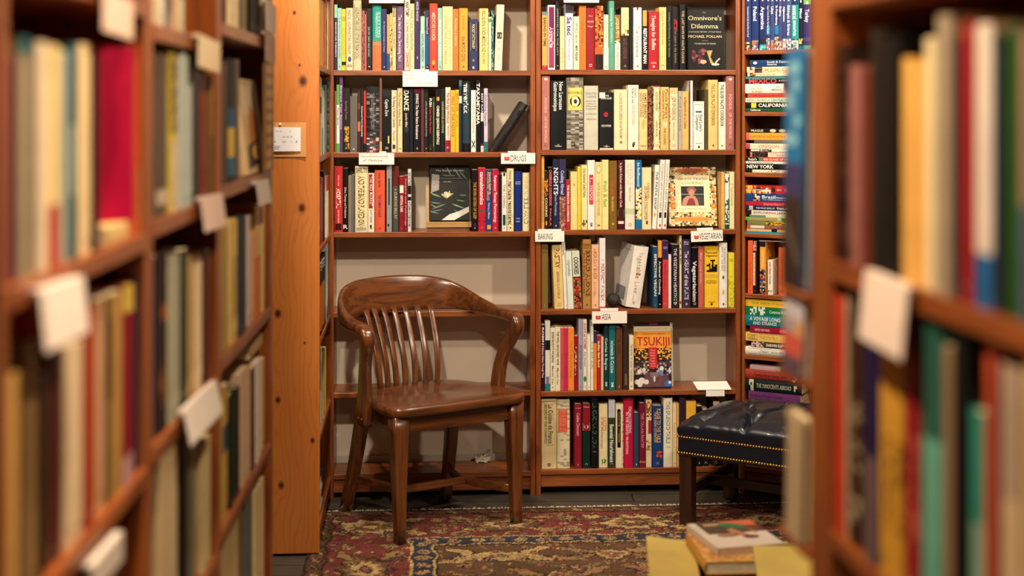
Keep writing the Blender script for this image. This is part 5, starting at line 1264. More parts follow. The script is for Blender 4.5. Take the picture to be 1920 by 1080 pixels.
# ------------------------------------------------------------------ travel bookcase
GT = 'travel guides in the corner bookcase'
vertical_row(TF, 9.82, 1380, 0, zt[0], 'on the top travel shelf', GT, '''
172 276 -75 2f3f86 p|blue flower-footed|QUEENSLAND AND REEF|.06-.1:oe8e8f0:.3-.7;.85-1:*f0b090,3a5a2a,e8e0a0,2a3a2a,d06a4a|Queensland & the Great Barrier Reef@.2-.76:e8ecf4:.28
288 416 -75 1f3f86 p|blue egg-footed|POLAND|.06-.1:oe8e8f0:.35-.65;.82-1:*a8b0d0,c87a4a,5a5a8a,8a90b0|Poland@.2-.46:f0f2f8:.5
432 552 -75 2b3378 p|dark blue glacier-footed|ARGENTINA|.06-.1:oe8e8f0:.35-.65;.8-.9:2a2a3a;.9-1:*3ac0c8,8ae0e0,2a9ab0|Argentina@.2-.62:f0f2f8:.5
556 630 -75 2f3f80 p|narrow blue|CAPE TOWN GARDEN ROUTE|.06-.1:oe8e8f0:.3-.7;.55-.72:2a8ac0;.78-1:*f0603a,e8e8e8,3a9ac8,e84a2a|Cape Town & the Garden Route@.18-.7:f0f2f8:.4
634 706 -75 42549a p|pale blue desert-footed|LIBYA|.06-.1:oe8e8f0:.3-.7;.82-1:*c0603a,a89aa0,8a7a6a|Libya@.2-.34:f0f2f8:.6
712 786 -75 2b3a7e p|blue church-footed|ST PETERSBURG|.06-.1:oe8e8f0:.3-.7;.55-.72:1f8ac8;.76-1:*e8a04a,f0e0c0,a04a3a,8a6a5a|St Petersburg@.18-.54:f0f2f8:.5
790 846 -75 4b5698 p|narrow slate blue|BEIJING|.06-.1:oe8e8f0:.3-.7;.84-1:*c88a70,e8d0c0,7a5a5a|Beijing@.2-.38:f0f2f8:.6
852 920 -75 3f4a8c p|narrow violet-blue|AFGHANISTAN|.06-.1:oe8e8f0:.3-.7;.8-1:*c89a8a,e8d8d0,9a7a7a|Afghanistan@.2-.48:f0f2f8:.5
926 1016 -75 4a5f9c p|blue mountain-footed|ETHIOPIA AND ERITREA|.06-.1:oe8e8f0:.3-.7;.8-1:*9ac0e8,c8d8e8,7a6a7a,d8d0c8|Ethiopia & Eritrea@.18-.74:f0f2f8:.5
1020 1152 -75 2aa09b p|teal|CENTRAL AMERICA|0-.17:1f3a78;.06-.1:oe8e8f0:.35-.65;.8-1:*e8e8e0,6a9aa0,3a5a60,c8d0c8|central america@.18-.75:f4f6f4:.45;on a shoestring@.18-.44:c8e8e4:.18:-.3
1158 1232 -75 101c44 p|narrow black-blue|MAUI|0-.08:2a7a9a;.08-.13:oe8e8f0:.3-.7;.8-.9:*e8b040,2a2a3a,f0d060;.94-1:1f7a9a|Maui@.24-.42:f0f2f8:.6
1240 1384 -75 33307a p|wide violet-blue green-capped|TURKEY|0-.16:6ab84a;.1-.16:oe8e8f0:.35-.65;.78-.85:4a4a90;.93-1:5ab06a|Turkey@.25-.5:f0f2f8:.48
''', kind='guide', depth=.13, seed=31, jitter=.004, v0=.004)
def stack(fr, sc, ox, oy, z, place, group, spec, kind, seed, depth=.14, v0=.004):
    """a pile of lying books, listed bottom first"""
    r = random.Random(seed); zc = z + .0004; prev = ''
    for ln in spec.strip().splitlines():
        p = (ln.strip() + '|||||').split('|'); x0, x1, y0, y1, col, hk = p[0].split()
        desc, key, bands, texts = p[1].strip(), p[2].strip(), p[3].strip(), p[4].strip()
        v = v0 + r.random() * .008; u0_, u1_ = fr.U(ox + float(x0) / sc, v), fr.U(ox + float(x1) / sc, v)
        u0_ = max(u0_, bay_for(fr, z, .2)[0] + .001)
        if ox + float(x1) / sc > 1473 and oy < 450: u1_ = u0_ + .205 + .025 * r.random()      # runs on behind the near bookcase
        th = (float(y1) - float(y0)) / sc * 5.25 / F
        ry = Matrix.Rotation(R(r.uniform(-2.2, 2.2)), 4, 'Z')
        w, h, mb, sp, fc, fin, bul = lying(fr, u0_, u1_, zc, zc + th, v, depth - r.random() * .02, col, hk == 'h', None, 'travel_guide', r)
        decorate_spine(sp, w, h, col, bands, texts, key, r, False)
        ob = fin(); zc += th + .0004
        noun = 'hardcover' if hk == 'h' else 'paperback'
        lab = label_for(desc, noun, key, place, prev)
        tag(ob, lab, 'book', group); prev = 'above ' + (' '.join(key.split()[:2]) if key else ' '.join(desc.split()[:3]))
    return zc
stack(TF, 8.31, 1380, 90, zt[1], 'in the pile below the blue travel guides', GT, '''
150 800 928 985 1f5a3c p|dark green lying|GREEN CALIFORNIA||California@.09-.28:e8e8d8:.5
150 800 835 925 101314 p|black yellow-tagged lying|CALIFORNIA|.1-.19:e8d04a:.05-.95;.8-.95:*1a4a3a,101314,3a6a5a|CALIFORNIA@.23-.75:f4f4f0:.6
145 800 760 830 d8dcc6 p|pale lying|CENTRAL CALIFORNIA||EARTH@.03-.17:5a5a4a:.3;The BEST of@.2-.42:7a7a6a:.4;CENTRAL CALIFORNIA@.45-.97:2a8a9a:.6
180 800 690 755 e8503f p|red lying|TEQUILA GUIDE||THE TEQUILA LOVER'S GUIDE TO MEXICO@.1-.95:5a1a14:.4
140 745 525 680 f1ecdf h|thick white lying|WHERE ARE THEY BURIED||WHERE@.2-.44:b0987a:.2:.3;ARE THEY@.15-.48:b0987a:.2;BURIED?@.18-.46:b0987a:.2:-.3;TOD@.76-.9:3a3a3a:.18:.14;BENOIT@.7-.94:3a3a3a:.18:-.12
120 800 405 520 1f1b1c p|black teal-topped lying|MEXICO RED LETTERED|.0-1:1f9aa0:.68-1;0-1:1f1b1c:.03-.1|MEXICO@.06-.56:f0505a:.62:-.12;A COUNTRY GUIDE@.6-.96:e8e8e4:.22:-.1
180 800 345 400 f0dfba p|cream brown-tagged lying|PRAGUE|.04-.16:*5a3a2a,c8a070|PRAGUE@.18-.52:e0a87a:.6
170 800 240 335 efe2c2 h|ivory face-tagged lying|MEXICO ORANGE LETTERED|.05-.28:*c8c0b0,5a4a3a,e8dcc0;.14-.27:3a2e26|MEXICO@.3-.82:e0a04a:.55
215 800 135 240 1d4a86 p|dark blue lying|SOUTH AND CENTRAL AMERICA|.06-.13:oe8ecf4:.35-.8|South & Central@.3-.68:f0f2f8:.3:.2;America@.3-.47:f0f2f8:.3:-.16
''', 'guide', 41)
stack(TF, 9, 1380, 215, zt[2], 'in the second travel pile', GT, '''
170 880 915 970 1a1a1a p|black cream-boxed lying|ARIZONA|.12-.8:efe0c0:.05-.95|ARIZONA@.4-.76:2a2018:.75;DK@.84-.92:e8e8e8:.4
165 880 810 905 101218 p|glossy black lying|NEW YORK|.7-.84:oc8b8a0:.05-.95;.73-.81:o6a5a4a:.2-.8|NEW YORK@.02-.48:f6f6f2:.62
165 880 765 805 f1ede6 p|thin white lying|GARDENS AND RESIDENCES||Guide to Gardens & Residences@.04-.5:5a5a5a:.5
170 880 690 760 d8402f p|black-tagged red lying|BIG ISLAND OF HAWAII|0-.24:141414;.24-.3:2a9a7a|Fodor's@.04-.2:f4f4f0:.55;BIG ISLAND OF HAWAII@.33-.9:f8d8c8:.5
225 880 575 665 e8d8bc p|maroon-pictured cream lying|CZECH AND SLOVAK REPUBLICS|0-.33:*2a1c20,6a3a3a,3a2224;.02-.05:d88a80|CZECH & SLOVAK@.36-.95:c0a08a:.38:.22;REPUBLICS@.48-.88:b0907a:.34:-.22
235 880 510 555 efe6da p|thin black-and-white lying||.0-.2:2a2a2c;.02-.18:efe6da:.2-.8;.22-.4:141416|KARAT@.23-.38:e8e8e8:.6
150 880 405 500 efe2c2 p|cream pink-ended lying|OREGON|0-.08:e0485a;.88-1:2a3040|OREGON@.24-.62:c0a080:.6
305 880 345 400 77706a h|grey lying|||
170 880 200 325 f0a83a p|amber lying|EXPLORING KAZAKHSTAN|0-.06:e86a70;.88-1:e89a8a|EXPLORING KAZAKHSTAN@.08-.68:a86a2a:.34
210 880 130 200 15151a p|black disc-printed lying|PRAGUE BY NIGHT|.4-.52:od8c8a8:.1-.9;.57-.7:oc8b898:.1-.9;.74-.88:od8c8a8:.1-.9|PRAGUE@.05-.28:e0dcd0:.5
''', 'guide', 42)
stack(TF, 9, 1380, 330, zt[3], 'in the third travel pile', GT, '''
140 880 940 965 1fa0b5 p|thin turquoise lying|
180 880 885 938 f0a860 p|orange lying||.45-.55:1a2028|Discovering the coast@.1-.44:f8e8c8:.4
185 880 830 883 efdcd0 p|pale pinkish lying||.0-.06:d06a4a;.3-.9:a86a5a|
190 880 752 828 8a8a4a p|olive jungle-pictured lying||.3-1:*e8b03a,8a8a3a,c89a2a,4a4a1a|
155 880 692 748 a8a060 p|green-ended olive lying||0-.06:3ac03a;.6-.66:a8d8b0;.68-1:2a9a3a|
230 880 650 690 e8dcb8 p|thin green-ended cream lying||0-.3:6a9a86|
190 880 570 648 e8dcd0 p|pale pink lying|EXPLORING JAPAN|0-.08:1f2426|EXPLORING JAPAN@.12-.78:3a2a2a:.42
80 880 478 552 14305f p|long navy lying|LIVES OF THAILAND|.06-.13:c8b89a|THE FOUR SIDES OF@.18-.5:e8ecf4:.36;THAILAND@.53-.78:f4f6fa:.5
165 880 400 474 d0264a p|crimson lying|JAPANLAND||Japanland@.32-.7:f07a70:.6;SAGA@.74-.84:f0b0a0:.3
135 880 262 392 1f4f94 p|tall blue figure-tagged lying|BRAZIL|.14-.26:*e8d8c8,3a2a3a,1f4f94,c88a6a|Brazil@.3-.54:f4f6fa:.4:.12;Amazon and Pantanal@.55-.95:e8ecf4:.22:.06;THE COMPREHENSIVE WILDLIFE GUIDE@.3-.96:c8d4e8:.14:-.26
140 880 115 256 d8322f p|thick red lion-tagged lying|CHINA|0-.12:*e88a3a,f0c060,b04a2a;.12-.45:*d8322f,f0e8e0,e8a03a,c02a26;.45-.54:f0d03a;.47-.53:3a2a1a:.2-.8;.16-.3:o1a1a14:.35-.75|Fodor's@.17-.29:f4f4f0:.24;GUIDE 1@.56-.65:f8d8c8:.2;CHINA@.7-.92:f8e8d8:.42
''', 'guide', 43)
vertical_row(TF, 8.31, 1380, 440, zt[4], 'on the half-empty travel shelf', GT, '''
184 262 95 ef6a3a p|orange|||The Travels and More@.4-.9:c04a20:.4
266 322 105 4a2a26 p|maroon cream-labelled||0-.18:*c88080,a05a60,e0a8a0;.22-.84:ecdcb8:.05-.6;.86-1:1f1c24|THE BOOK OF KINGS@.25-.8:4a3a2a:.26:-.16
372 462 110 f0a63a p|amber navy-capped picture-footed||0-.1:141c3a;.53-1:*3a5a8a,c83a3a,1a1a2a,f0b83a,8a8aa0,2a2a2a|CARNIVAL@.16-.5:f8dca0:.42
495 573 400 f3eee0 p|short white red-lettered|INSIDE HAVANA||Inside Havana@.06-.42:d03a34:.5;Gourmet@.44-.7:5a5a5a:.4;=PY@.86-.95:2a2a2a:.5
660 790 205 ef6f38 h|wide orange|||The History of the Great War@.1-.75:c85020:.3;=SF@.88-.94:7a3a1a:.3
''', kind='guide', depth=.13, seed=32, jitter=.004)
mb = MB(); a, b = TF.U(1421), TF.U(1478); zz = TF.Z(1440, 453)
mb.box(0, b - a, 0, .10, 0, .002, paint('e0d8cc', .5, .05)); dc = Deco(mb, lambda a_, b_, o: (a_, b_, .002 + o), b - a, .1); dc.rect(.03, .05, .03, .06, paint('b04a3a', .5, 0)); dc.text('City walks', (b - a) * .6, .05, .04, .012, ink('8a6a5a'))
tag(mb.build('pamphlet', None, TF.mw(a, .012, TF.Z(1440, 440 + 112 / 8.31, .01) + .002)), 'white pamphlet lying across the tops of the amber and orange travel guides', 'pamphlet')
stack(TF, 3.6, 1370, 500, zt[5], 'in the pile topped by a yellow guide', GT, '''
76 470 585 640 eee8d8 h|white black-framed lying|LITERARY LANDSCAPES|.05-.93:f2a2a2a:.15-.85|LITERARY LANDSCAPES@.26-.7:8a8478:.34
140 480 545 584 4a4a3a p|dark olive lying|DARWIN SLEPT HERE|0-.25:*c8a8a0,6a4a44,e0c8b8;.88-.96:8a9a8a|DARWIN SLEPT HERE@.3-.8:f0ece0:.5
88 470 485 543 ecc66a p|tan-yellow lying||.04-.22:f3a2a1a:.2-.8;.82-.92:f3a2a1a:.15-.85;.24-.8:c89a4a:.85-.92|THE STATELY@.26-.6:c8963a:.4;LIZZ@.07-.18:8a6a2a:.4
130 470 440 483 b01a3c p|crimson lying|||HISTORY AND TRAVEL@.1-.4:f0c8c8:.4;CITIES@.6-.75:f0c8c8:.4
90 470 362 438 16808c h|teal lying|A VOYAGE LONG AND STRANGE||A VOYAGE LONG@.08-.64:f0f4f0:.3:.2;AND STRANGE@.14-.58:f0f4f0:.3:-.18
82 470 300 358 12834f p|green white-stamped lying|COMMON KNOWLEDGE|.08-.36:*e0ece0,12834f|Common Knowledge@.44-.9:d8f0e0:.36
100 470 248 297 f0c534 p|yellow lying||.0-.04:d8a820|TRAVEL MEMOIRS OF AN EXILE@.1-.75:b08a20:.36
''', 'guide', 44)
stack(TF, 3.6, 1370, 500, zt[6], 'in the lowest visible travel pile', GT, '''
122 470 880 940 a04ab0 p|bright purple lying|INCIDENTS OF TRAVEL|.68-.72:3a1a4a;.78-.81:3a1a4a|Incidents of Travel in@.2-.5:f0e0f4:.3:.2;Central America, Chiapas and Yucatan@.06-.62:f0e0f4:.3:-.2
120 470 822 876 7a3f7a p|dull purple lying|||Incidents of Travel in Yucatan@.06-.66:3a1a3a:.4
95 480 735 818 12242a h|dark green-black lying|THE INNOCENTS ABROAD|.07-.15:*c8c0a0,12242a;.84-.92:*c8c0a0,12242a|THE INNOCENTS ABROAD@.2-.82:b8b498:.34
100 480 668 732 b5402f h|brick red cream-labelled lying|TRAVELING WITH THE INNOCENTS|.13-.78:f0e2bc:.12-.85;.84-.92:*f0d8a8,b5402f|Traveling with the Innocents Abroad@.16-.75:3a2018:.38
130 465 636 666 c0a0a0 p|mauve tan-ended lying||.62-1:8a6a4a|
''', 'guide', 45)
# ------------------------------------------------------------------ the near aisle bookcases (out of focus)
GA = 'books in the long aisle bookcase'
def lf(z, place, spec, seed, depth=.17): return vertical_row(LF, 1, 0, 0, z, place, GA, spec, depth=depth, seed=seed, v0=.004, jitter=.006, split=.036)
lf(zA[2], 'on the eye-level shelf of the near aisle bookcase', '''
14 24 108 8a2438 p|red-purple|
25 33 112 3a2a4a p|narrow indigo|
34 54 72 b8a888 h|grey-tan teal-topped||0-.07:2a7a80|
55 64 80 1a1614 p|narrow black|
66 89 80 ecd8b8 h|wide cream|
90 111 86 ecd08a h|yellow-cream red-footed||.72-1:d03a2a;0-.16:f0c060|
112 129 95 a8b0a0 p|grey-blue|
130 146 84 1f6a78 p|teal||.38-.7:a8b8b0:0-.4|
147 170 84 ecd09a h|cream|
171 186 100 2a1418 h|maroon-black|
259 270 84 e8663a p|coral tan-footed||.64-1:c8a068|
''', 51)
lf(zA[3], 'on the lower shelf of the near aisle bookcase', '''
14 38 700 e0b060 h|tan-yellow|
39 50 705 7a685e p|grey-mauve|
51 68 640 b08a50 p|light brown|
71 87 705 15120f p|black|
89 104 655 7a3a2a p|brown-red|
105 116 650 7a2430 p|maroon|
119 158 642 e8d0a8 h|wide cream|
161 178 580 c04a20 h|rust orange|
180 197 560 d8a880 p|peach-tan|
199 211 555 8a6a3a p|dark tan||.1-.5:3a2a1a|
213 228 548 c89a50 p|golden tan|
231 253 530 9a1428 h|crimson yellow-capped||0-.14:d8b850;.86-1:c8a0a0:0-.4|
257 271 515 1a2c46 h|navy|
''', 52)
lf(zA[4], 'on the lowest shelf of the near aisle bookcase', '''
20 60 1085 d8c8a8 h|shaded cream|
66 110 1070 c8b088 h|shaded tan|
''', 53)
lf(zBb[2], 'on the eye-level shelf of the middle aisle bookcase', '''
291 316 103 6a5a4e h|grey-brown pale-labelled||.84-.93:c8b8a0:.1-.8|
318 335 100 d8c048 p|yellow black-patterned||.0-.5:*d8c048,3a3420,b8a030,1a1a14;.55-1:e0cc98|
337 361 100 b8c4bc h|pale blue-grey|
363 376 105 14161a p|black|
378 391 140 a03a1c p|rust red||.74-1:a02418|
393 403 140 7a6a3a p|olive||.1-.5:b08a3a|
''', 54)
lf(zBb[1], 'on the top visible shelf of the middle aisle bookcase', '''
289 299 -230 e8d8b0 p|cream|
300 311 -230 eee6d8 p|white|
312 322 -230 9a9088 p|grey black-striped||.5-.9:2a2a2a|
324 332 -230 e8b890 p|peach|
333 345 -230 e0d8b0 p|pale blue-and-yellow-blocked||.55-.78:2a6ab0;.78-1:f0c830|
''', 55)
lf(zBb[3], 'on the lower shelf of the middle aisle bookcase', '''
290 297 480 1a2c46 p|narrow navy|
298 315 470 3a2a24 h|dark brown orange-patched||.28-.4:oe88030:.2-.8;.6-.86:od07a28:.1-.9|
317 339 480 a8a890 h|pale sage|
341 352 468 1f3a24 p|dark green|
354 365 480 d0a868 p|tan|
366 382 475 ecd8b0 h|cream|
384 396 465 6a1826 p|maroon|
''', 56)
lf(zBb[4], 'on the lowest shelf of the middle aisle bookcase', '''
300 334 795 c8b088 h|wide shaded cream|
343 352 800 15161a p|black|
357 369 815 8a806a p|shaded grey|
378 396 822 d8c490 h|shaded pale cream|
''', 57)
lf(zC[1], 'on the top visible shelf of the far aisle bookcase', '''
412.5 427 -230 6a2a2e h|maroon|
429 447 -230 ecd8a8 h|cream|
448.5 454 -230 1c1a3c p|narrow indigo|
456 464 -230 a09050 p|olive-gold|
466 486 -230 161a1c h|wide black|
488 495 -230 ecd0a0 p|pale cream|
''', 58)
lf(zC[2], 'on the eye-level shelf of the far aisle bookcase', '''
416.5 425 118 5a2a16 p|brown|
427 441 112 3a3c3e h|charcoal blue-banded||.4-.56:2a6a8a;.56-.8:d8b850;.8-.95:2a7a9a|
442.5 448 112 6a5a52 p|narrow grey|
''', 59)
lf(zC[3], 'on the lower shelf of the far aisle bookcase', '''
417 429 418 b89a50 p|dull yellow|
431 446 412 e0c070 h|yellow||.3-.8:a8843a:.3-.5|
448 462 405 3a4650 h|blue-grey|
464 476 402 e4d0c4 p|pinkish white|
477.5 490 385 e8803a p|orange cream-topped||0-.45:e8c880|
491.5 496 383 e8cc88 p|pale yellow|
''', 60)
row61 = lf(zC[4], 'on the second lowest shelf of the far aisle bookcase', '''
416.5 428 722 d0aa50 p|mustard blue-banded||.3-.5:2a5a70|
430 449 732 14281c h|dark green|
451 470 692 d8b898 h|pinkish tan|
471.5 478 690 6a3a2a p|brown|
479.5 490 678 e8dccc h|white|
491.5 496 672 e0b078 p|peach|
''', 61)
lf(zC[5], 'on the lowest shelf of the far aisle bookcase', '''
418 446 975 c8b080 h|shaded tan|
450 458 960 8a6a4a p|shaded brown|
460 474 920 6a7a80 p|shaded blue-grey|
477 495 908 e0c898 h|shaded tall cream|
''', 62)
# tilted crimson book, a flat one under it, a face-out picture book, two flat books on top of a row
r3 = random.Random(9)
ua, ub = LF.U(199, .02), LF.U(246, .02)
M = LF.mw(bay_for(LF, zA[2], 0)[1] - .046, .019, zA[2] + .0232) @ Matrix.Rotation(R(52), 4, 'Z') @ Matrix.Translation((-.022, 0, 0))
mb, sp, fc, fin, _ = book('hardcover_book', .022, .228, .15, 'c00a42', True, M, r3)
fin_o = fin(); tag(fin_o, 'crimson hardcover turned half face out in the near aisle bookcase', 'book', GA)
w, h, mb, sp, fc, fin, _ = lying(LF, LF.U(197, .01), LF.U(238, .01), zA[2] + .0006, zA[2] + .0225, .008, .155, 'e0c080', False, None, 'hardcover_book', r3)
tag(fin(), 'pale tan book lying flat under the crimson hardcover in the near aisle bookcase', 'book', GA)
uR = bay_for(LF, zC[2], .9)[1] - .006; uL = uR - .30
mb, sp, fc, fin, d, tg = faceout('hardcover_book', LF, uL, uR, zC[2] + .0006, .006, .205, .02, 'e8c898', 7, 'cream picture book face out at the end of the eye-level shelf before the pine panel', GA)
fc.rect(d * .1, d * .95, .125, .19, paint('ecd8b8', .5, .1)); fc.pts([(d * .2, .05), (d * .75, .06), (d * .8, .12), (d * .45, .15)], paint('d88a4a', .5, .2)); fc.pts([(d * .1, .01), (d * .7, .02), (d * .55, .07), (d * .15, .06)], paint('4a3a30', .5, .3)); fc.ell(d * .6, .045, d * .28, .018, paint('e8c060', .5, .2)); tg(fin())
top61 = zC[4] + .0016 + max(max(c[2] for c in o.bound_box) for o in row61[4:])
for k, (c, t) in enumerate((('c8a070', 'light brown'), ('d8c090', 'pale cream'))):
    w, h, mb, sp, fc, fin, _ = lying(LF, LF.U(472.5, .01), LF.U(495.5, .01), top61 + .0155 * k, top61 + .014 + .0155 * k, .014, .13, c, False, None, 'paperback_book', r3)
    tag(fin(), t + ' paperback lying flat across the row at the far end of the long aisle', 'book', GA)

# label cards clipped on the aisle shelf edges
def clip_card(fr, px0, px1, py0, py1, label, col='e8dccb', tilt=0, v=-.012, lines=True):
    a0, z1 = fr.hit(px0, py0, v); a1, z0 = fr.hit(px1, py1, v)
    t = fr.hit((px0 + px1) / 2, 0, v)
    zc1 = fr.Z((px0 + px1) / 2, py0, v); zc0 = fr.Z((px0 + px1) / 2, py1, v)
    w = a1 - a0; h = zc1 - zc0
    root = empty('shelf_sign', fr.mw((a0 + a1) / 2, v, zc1) @ Matrix.Rotation(R(tilt), 4, 'X') @ Matrix.Rotation(R(1.5), 4, 'Y'))
    mb = MB(); cm = paint(col, .6, .06); mb.box(-w / 2, w / 2, -.0006, .0006, -h, 0, cm); dc = Deco(mb, lambda a, b, o: (a, -.0006 - o, b), w, h)
    if lines: dc.text('Shelf', 0, -h * .55, w * .5, h * .12, ink('8a7a70')); dc.rect(-w * .3, w * .3, -h * .75, -h * .72, ink('b09a90'))
    mb.build('card', root)
    mb = MB(); mb.box(-w * .48, w * .48, .0012, .0095, -.006, .001, cm); mb.build('clip', root)
    return tag(root, label, 'sign', 'blurred white cards on the aisle shelves')
def card_nolines(*a, **k): return clip_card(*a, lines=False, **k)
card_nolines(LF, 193, 249, -8, 66, 'pinkish white card hanging over the crimson book in the near aisle bookcase', col='e4c8b4')
card_nolines(LF, 75, 155, 532, 642, 'large white folded card hanging from the near aisle shelf edge', col='e8dcd0', tilt=-6)
card_nolines(LF, 372, 412, 72, 131, 'cream card hanging under the top aisle shelf beside a red tip', col='f0dcb4')
card_nolines(LF, 376, 416, 366, 430, 'white card with a pale red mark on the middle aisle bookcase', col='e0c4b4', tilt=-8)
card_nolines(LF, 345, 404, 742, 806, 'folded white card low on the middle aisle bookcase', col='e0d6cc', tilt=-12)
card_nolines(LF, 172, 230, 1030, 1085, 'white card at the bottom of the near aisle bookcase', col='d8ccc0')
card_nolines(LF, 480, 503, 338, 383, 'small white card at the far end of the eye-level aisle shelf', col='dcd2c8', tilt=-8)
card_nolines(LF, 499, 517, 5, 62, 'bright white card on the end stile of the long aisle bookcase', col='f0e8dc')
card_nolines(LF, 498, 516, 64, 118, 'pale creased plastic tag hanging below the bright white card', col='c8a898')
mb = MB(); a0, z1 = LF.hit(498, 122, -.014); a1, z0 = LF.hit(516, 318, -.014)
mb.box(0, a1 - a0, -.003, .0, 0, LF.Z(507, 122) - LF.Z(507, 316), paint('8a5a1e', .45, .3, 60)); dc = Deco(mb, lambda a, b, o: (a, -.003 - o, b), a1 - a0, .2); hh = LF.Z(507, 122) - LF.Z(507, 316)
for k in range(9): dc.ell((a1 - a0) / 2, hh * (k + .5) / 9, (a1 - a0) * .32, hh / 26, paint('c89a3a', .4, .2), 12)
tag(mb.build('bookmark', None, LF.mw(a0, -.008, LF.Z(507, 316))), 'long gold patterned strip hanging on the end stile of the long aisle bookcase', 'bookmark')

# ------------------------------------------------------------------ bookcase across the aisle (out of focus)
GR = 'books in the bookcase across the aisle'
def rf(z, place, spec, seed): return vertical_row(RF, 1, 0, 0, z, place, GR, spec, kind='book', depth=.18, seed=seed, v0=.004, jitter=.006, split=.04)
rf(zR[1], 'on the upper shelf across the aisle', '''
1562.5 1568 105 6a1a1c p|thin dark red|
1569 1591 85 3a2016 h|dark brown mottled||.1-.9:*3a2016,1a1210,5a3a2a|
1593 1617 122 a86a62 h|dusty pink|
1618.5 1631 135 8a3a26 p|brown-red|
1633 1660 55 26221f h|charcoal|
1662 1690 72 121312 h|black|
1693 1733 108 efb860 h|wide amber|
1735 1754 72 ecd8a8 p|cream|
1757 1784 30 a8967c h|tall grey-tan|
1786 1804 72 36242c p|dark plum|
1806 1825 42 c8252c h|bright red|
1827 1861 46 ecdccb h|wide white blue-footed||.81-1:1a72b8|
1863 1874 66 1c3c5c p|dark blue|
1876 1889 70 262c28 p|dark grey|
1891 1912 52 2a6a22 h|green|
1914 1934 60 b08a7a h|mauve-tan blue-footed||.6-1:5a6a8a|
1938 1975 30 d8c04a h|tall yellow|
''', 71)
rf(zR[2], 'on the lower shelf across the aisle', '''
1563 1582 556 d8452a h|red-orange|
1584 1590 552 c8b898 p|thin grey-cream|
1592 1616 585 4a2c1c h|dark brown patterned||.3-.9:*4a2c1c,6a4a34,a89878,2a1a12|
1620 1646 620 2a2058 h|indigo mauve-footed||.54-1:7a6468|
1650 1692 600 d8a038 h|wide ochre black-barred||.45-.8:*d8a038,d8a038,1a1410:.75-1|
1696 1724 605 a8202a h|crimson||.4-.9:*a8202a,d86a4a,c0303a:.6-1|
1729 1767 575 6ab098 h|wide mint teal-topped||0-.4:2f6a5a|
1769 1786 650 a08060 p|tan|
1789 1817 615 10161a h|wide black|
1821 1846 770 3aa08a h|short mint||.45-1:8ab098:.3-1|
1848 1861 640 e0603a p|coral|
1863 1876 625 8a1430 p|dark crimson|
1878 1916 690 d8b890 h|wide beige||0-.4:b8a088|
1920 1970 600 c8a878 h|wide pale tan|
''', 72)
rf(zR[3], 'on the lowest shelf across the aisle', '''
1566 1600 1120 4a3a30 h|shaded brown|
1604 1640 1110 8a7a68 h|shaded grey|
''', 73)
card_nolines(RF, 1622, 1704, 522, 655, 'large tilted white card hanging from the shelf across the aisle', col='ead6c6', tilt=-5)
# display ledges on the far end of that bookcase with covers turned to the aisle
ledges = empty('display_rack', RF.mw(-.135, .0, 0)); wx = shelf_wood('x'); wz = shelf_wood('z')
mb = MB(); mb.box(0, .132, .050, .065, .30, 2.1, wz); mb.build('back_board', ledges, None, .001)
zd = [RF.Z(1500, 545), RF.Z(1500, 708), RF.Z(1500, 1018)]
for z in zd:
    mb = MB(); mb.box(0, .132, -.006, .050, z - .008, z, wx); mb.build('ledge', ledges, None, .001)
tag(ledges, 'narrow display rack with ledges at the far end of the bookcase across the aisle', 'display rack')
def rack_book(z, h, t, col, label, deco, lean=3, u=.010, wd=.092):
    mb, sp, fc, fin, d, tg = faceout('hardcover_book', RF, -.135 + u, -.135 + u + wd, z + .0006, -.004, h, t, col, lean, label, 'books in the display rack')
    deco(fc, d, h); tg(fin())
def d1(fc, d, h):
    fc.rect(0, d, 0, h * .38, paint('14161c', .3, .2)); fc.rect(0, d, h * .38, h * .52, paint('1f2f6a', .3, .2))
    for a, b, rx, ry in ((.5, .92, .3, .03), (.3, .78, .25, .04), (.7, .7, .2, .03), (.4, .62, .35, .03), (.6, .85, .2, .03)): fc.ell(d * a, h * b, d * rx, h * ry, paint('7ac0dc', .4, .2))
    fc.pts([(d * .2, h * .3), (d * .9, h * .12), (d * .9, h * .08), (d * .2, h * .25)], paint('6a6258', .4, .2)); fc.rect(0, d * .12, h * .78, h * .9, paint('6a3a30', .4, .1))
rack_book(zd[0], RF.Z(1500, 92) - RF.Z(1500, 545), .014, '2484c4', 'tall glossy blue picture book in the display rack across the aisle', d1, 1)
def d2(fc, d, h):
    fc.rect(0, d, h * .7, h, paint('c8c8d4', .4, .1)); fc.rect(0, d, h * .5, h * .7, paint('d8a070', .4, .2)); fc.rect(0, d, h * .22, h * .5, paint('d05a4a', .4, .2)); fc.rect(0, d, 0, h * .22, paint('5a4a5a', .4, .2)); fc.ell(d * .35, h * .6, d * .2, h * .08, paint('8aa0c0', .4, .1))
rack_book(zd[1], RF.Z(1500, 562) - RF.Z(1500, 708), .012, 'c8b8b0', 'pale and red picture book on the second ledge of the display rack', d2)
rack_book(zd[2], RF.Z(1500, 783) - RF.Z(1500, 1018), .014, 'c0a884', 'plain beige clothbound book on the lowest ledge of the display rack', lambda fc, d, h: fc.rect(0, d, h * .93, h, paint('cbb48c', .6, .1)), 1, .026, .078)

